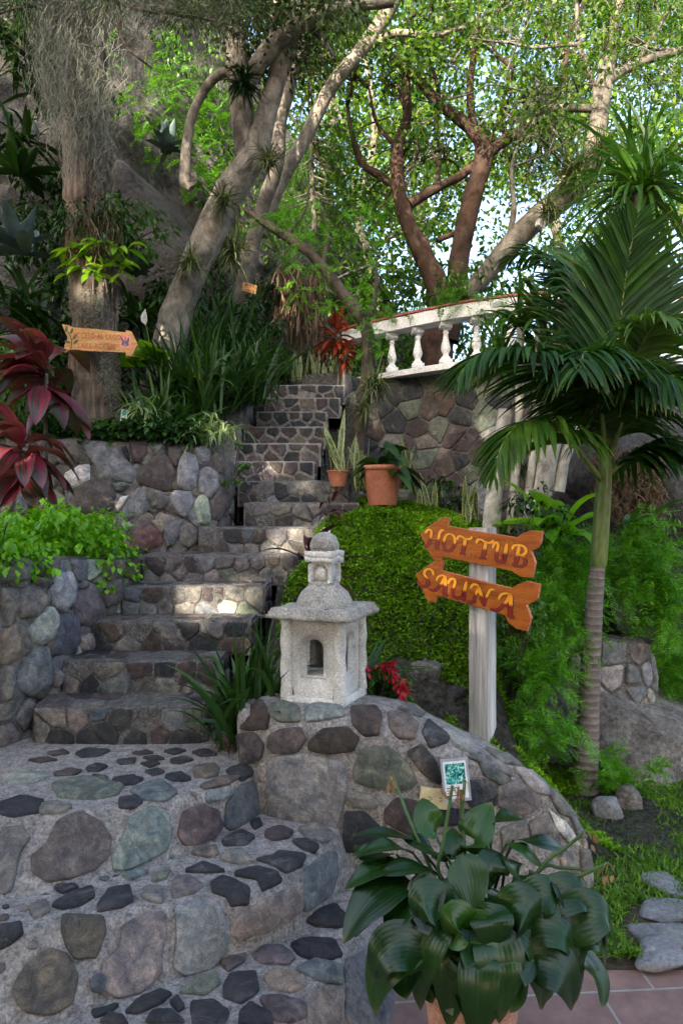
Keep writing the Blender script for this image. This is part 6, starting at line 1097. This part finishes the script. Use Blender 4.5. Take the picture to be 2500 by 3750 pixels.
for k, (x, y, Yy, r, lab) in enumerate(((1420, 1330, 10.5, .9, 'dense shrub in the shade behind the left balusters'), (1600, 1280, 11.5, 1.0, 'rounded shrub behind the red-barked trunk'), (1800, 1240, 11, 1.1, 'broad shrub behind the middle of the balustrade'), (2050, 1260, 11, 1.2, 'big shrub behind the palm fronds on the terrace'), (2350, 1300, 10.5, 1.2, 'shrub at the right end of the terrace'), (1250, 1180, 12, 1.1, 'tall shrub between the rock and the balustrade'))):
    shrub('terrace_shrub', lab, 'shrub', at(x, y, Yy)-[0, 0, r*.5], r, 900, .16, .08, G_CAN if k % 2 else G_MID, 1.1, group='shrubs behind the balustrade')
for x, y, Yy, lab in ((1480, 1150, 7.75, 'leafy tendrils trailing over the left part of the tiled rail'), (1690, 1095, 7.2, 'ferny growth trailing over the tiled rail by the red-barked tree'), (1790, 1120, 7.0, 'leaves trailing over the rail beside the palm fronds')):
    fern('trailing_fern', lab, 'fern', at(x, y, Yy), 26, .3, .05, .02, G_FINE, 12, 1.1, (-20, 60), .12, group='greenery trailing over the rail')
t = thing('dry_creeper', 'mat of dry brown creeper hanging over the tall boulder at the right', 'creeper', at(2330, 1720, 5.85)); m = M(); P = region(900, 2180, 2420, 1640, 1850, 5.75, 5.95); strands(m, P, .16, .008, 4, .03); m.build('foliage', G_DRY, t)
# creeping cover on the mossy bank, grass
m = M(); n = 160000; X = rng.uniform(-.75, 1.9, n); Y = rng.uniform(3.5, 5.5, n); cov = fbm(np.stack([X*2.3, Y*2.3, X*0], 1), 4); keep = (X > xr(Y)+np.where(Y < 4.75, .18, .07)+.10*cov) & (cov > np.interp(Y, [3.5, 3.85, 4.1, 4.5, 5.4, 6.2], [-.06, -.12, -.32, -.9, -.9, -.4])+.24*np.exp(-((X-.42)/.28)**2-((Y-3.98)/.14)**2)+.35*np.exp(-((X-.95)/.2)**2-((Y-3.95)/.2)**2)) & (X < 1.35+.28*np.maximum(Y-4.2, 0)+.4*cov); X, Y = X[keep], Y[keep]; Z = hill(X, Y)
k = len(X); quads(m, np.stack([X, Y, Z+rng.uniform(-.004, .03, k)+.03*np.maximum(0, fbm(np.stack([X*9, Y*9, X*0], 1), 2))], 1), fan(k, -25, 55)+[0, -.35, .1], .020*rng.uniform(.5, 1.5, k), .016, U=fan(k, 30, 90)); tag(m.build('creeping_cover', G_MOSS), 'carpet of tiny bright green leaves over the bank behind the sign post', 'ground cover', kind='stuff')
m = M(); n = 110000; X = rng.uniform(.9, 4.5, n); Y = rng.uniform(2.71, 5.0, n); cv = fbm(np.stack([X*1.6, Y*1.6, X*0+3], 1), 4); px_ = 1250+F*X/Y
bare = np.exp(-((X-1.30)/.26)**2-((Y-2.95)/.30)**2)*.55+np.exp(-((X-1.55)/.30)**2-((Y-4.2)/.26)**2)*.8+np.exp(-((X-1.75)/.35)**2-((Y-2.75)/.2)**2)*.35; keep = (cv+.24 > bare) & (X > 1.0+.0*Y); X, Y = X[keep], Y[keep]; k = len(X)
leaves(m, np.stack([X, Y, .028+0*X], 1), fan(k, 35, 88), (.055*rng.uniform(.5, 1.3, k)), .0075, 2, .5, 'strap', 0); tag(m.build('lawn_grass', G_LAWN), 'patchy short lawn grass right of the curved wall', 'grass', kind='stuff')
m = M()
for k in range(120): x, y = rng.uniform(-1.3, .2), rng.uniform(2.0, 3.4); z = .61 if y > 3.0 else (.412 if y > 2.62 and x < -.3 else None); leaves(m, [(x, y, z or .2)], fan(1, -5, 20), .018, .01, 2, .2, 'leaf', .2) if z and rng.random() < .25 else None
tag(m.build('fallen_leaves', m_leaf('fallen_leaf', [(.45, .32, .06), (.30, .16, .06)], .7, .2, 0)), 'tiny yellow fallen leaves scattered on the lower steps', 'fallen leaves', kind='stuff')

# ------------------------------------------------------------------ cliff
def cliff(u, v):
    X = -8.5+12*u; zt_ = np.interp(X, [-8.5, -3, -2.1, -1.4, -.5, .5, 1.5, 3.5], [17, 14.5, 11.5, 9.0, 7.6, 6.6, 5.0, 4.2]); Z = 1.5+(zt_-1.5)*v
    Yb = np.interp(X, [-8.5, -4.5, -3.2, -2.2, -1, 0, 1.5, 3.5], [6.4, 6.7, 7.4, 8.6, 10.3, 11.3, 12.6, 13.5])+.20*(Z-3)
    q = np.stack([X, Yb*.6, Z], 1); Yb = Yb+.9*fbm(q*.55, 5)-.35*np.abs(fbm(q*1.6+5, 4))+.08*fbm(q*7, 3); return np.stack([X, Yb, Z+.3*fbm(q*1.1+9, 3)*(v > .9)], 1)
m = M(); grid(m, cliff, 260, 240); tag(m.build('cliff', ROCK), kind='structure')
m = M(); P = [(430, 560), (560, 700), (720, 850), (735, 960), (720, 1090), (560, 1130), (440, 1090), (400, 860), (395, 680)]; c = np.mean(P, 0)
rows = []; 
for sc, dy in ((1.05, 1.2), (1.0, .28), (.94, .08), (.7, 0.0), (.35, -.05), (.02, -.05)):
    q = chaikin(np.array([c+(np.array(p)-c)*sc for p in P]), 2); rows.append([at(x, y, 7.75+dy-(x-560)*.0006) for x, y in q])
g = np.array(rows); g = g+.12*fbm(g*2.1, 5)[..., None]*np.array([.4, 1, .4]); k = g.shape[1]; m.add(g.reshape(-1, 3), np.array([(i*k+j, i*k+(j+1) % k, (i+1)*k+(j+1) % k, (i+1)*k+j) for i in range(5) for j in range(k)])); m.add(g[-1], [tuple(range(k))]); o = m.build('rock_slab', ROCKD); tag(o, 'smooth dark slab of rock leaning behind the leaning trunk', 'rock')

# ------------------------------------------------------------------ unseen trees added behind the camera to shade the garden
SUN = unit(np.array([-.36, -.86, .37]))
GAPS = [((700, 2200, 4.36), .10), ((890, 2195, 4.36), .10), ((800, 2180, 4.36), .05), ((1075, 1985, 4.93), .10), ((930, 1680, 5.7), .09), ((1010, 1680, 5.7), .06), ((570, 1270, 6.2), .16), ((690, 640, 6.2), .2), ((110, 1760, 4.2), .09), ((1150, 1240, 6.6), .1)]
for k, (c, r, lab) in enumerate((((-4.2, -6.5, 6.3), (4.4, 2.2, 5.9), 'big unseen tree added behind the viewer to shade the steps'), ((-9.0, -5.0, 6.3), (4.4, 2.2, 6.2), 'second unseen tree added behind the viewer for shade'), ((.4, -7.6, 6.0), (3.4, 2.0, 5.5), 'third unseen tree added behind the viewer for shade, nearest the patio'))):
    t = thing('added_shade_tree', lab, 'tree', (c[0], c[1], 0)); m = M(); tube(m, [(c[0], c[1], 0), (c[0]+.2, c[1], 2), (c[0]-.1, c[1]+.1, c[2])], [.25, .2, .12], 12, noise=.2); tips = []
    for j in range(6): grow(m, (c[0], c[1], c[2]-1.5), rng.normal(0, 1, 3)+[0, 0, .4], 1.8, .07, 2, tips)
    m.build('trunk', BARK_GY, t); m = M(); n = 420; cs = np.array(c)+sph(n)*rng.uniform(.1, 1, (n, 1))**.4*np.array(r); 
    d = unit(rng.normal(0, 1, (n*62, 3))); p = np.repeat(cs, 62, 0)+d*rng.uniform(.1, .8, (n*62, 1)); ok = np.ones(len(p), bool)
    for (x, y, Y), rr in GAPS:                                        # openings cut through the added crown to aim sun flecks at chosen spots
        q = p-at(x, y, Y); q = q-(q@SUN)[:, None]*SUN; ok &= np.linalg.norm(q*[1, 1, 1], axis=1) > rr+.15
    p = p[ok]; quads(m, p, unit(d[ok]+rng.normal(0, .6, (len(p), 3))), .30*rng.uniform(.6, 1.25, len(p)), .19*rng.uniform(.6, 1.25, len(p))); m.build('crown', G_CAN, t)

# ------------------------------------------------------------------ light, camera
sc = bpy.context.scene; w = bpy.data.worlds.new('World'); sc.world = w; w.use_nodes = True; n = w.node_tree.nodes; l = w.node_tree.links; bg = n['Background']; sk = n.new('ShaderNodeTexSky'); sk.sky_type = 'NISHITA'; sk.sun_disc = False
el = math.asin(SUN[2]); az = math.atan2(SUN[0], SUN[1]); sk.sun_elevation = el; sk.sun_rotation = az; sk.air_density = 1.0; sk.dust_density = 6.0; sk.ozone_density = 1.0; l.new(sk.outputs[0], bg.inputs[0]); bg.inputs[1].default_value = .15
ld = bpy.data.lights.new('sun', 'SUN'); ld.energy = 3.3; ld.angle = R(.5); ld.color = (1, .88, .70); lo = bpy.data.objects.new('sun', ld); C.objects.link(lo); lo.rotation_euler = Vector(SUN).to_track_quat('Z', 'Y').to_euler()
cd = bpy.data.cameras.new('camera'); cd.sensor_fit = 'HORIZONTAL'; cd.sensor_width = 24; cd.lens = 24; cd.clip_end = 2000; cam = bpy.data.objects.new('camera', cd); C.objects.link(cam); cam.location = (0, 0, EYE); cam.rotation_euler = (R(90), 0, 0); sc.camera = cam
sc.view_settings.view_transform = 'Standard'; sc.view_settings.look = 'None'; sc.view_settings.gamma = 1; sc.view_settings.exposure = 2.62
sc.cycles.max_bounces = 8; sc.cycles.transparent_max_bounces = 8; sc.cycles.use_denoising = True
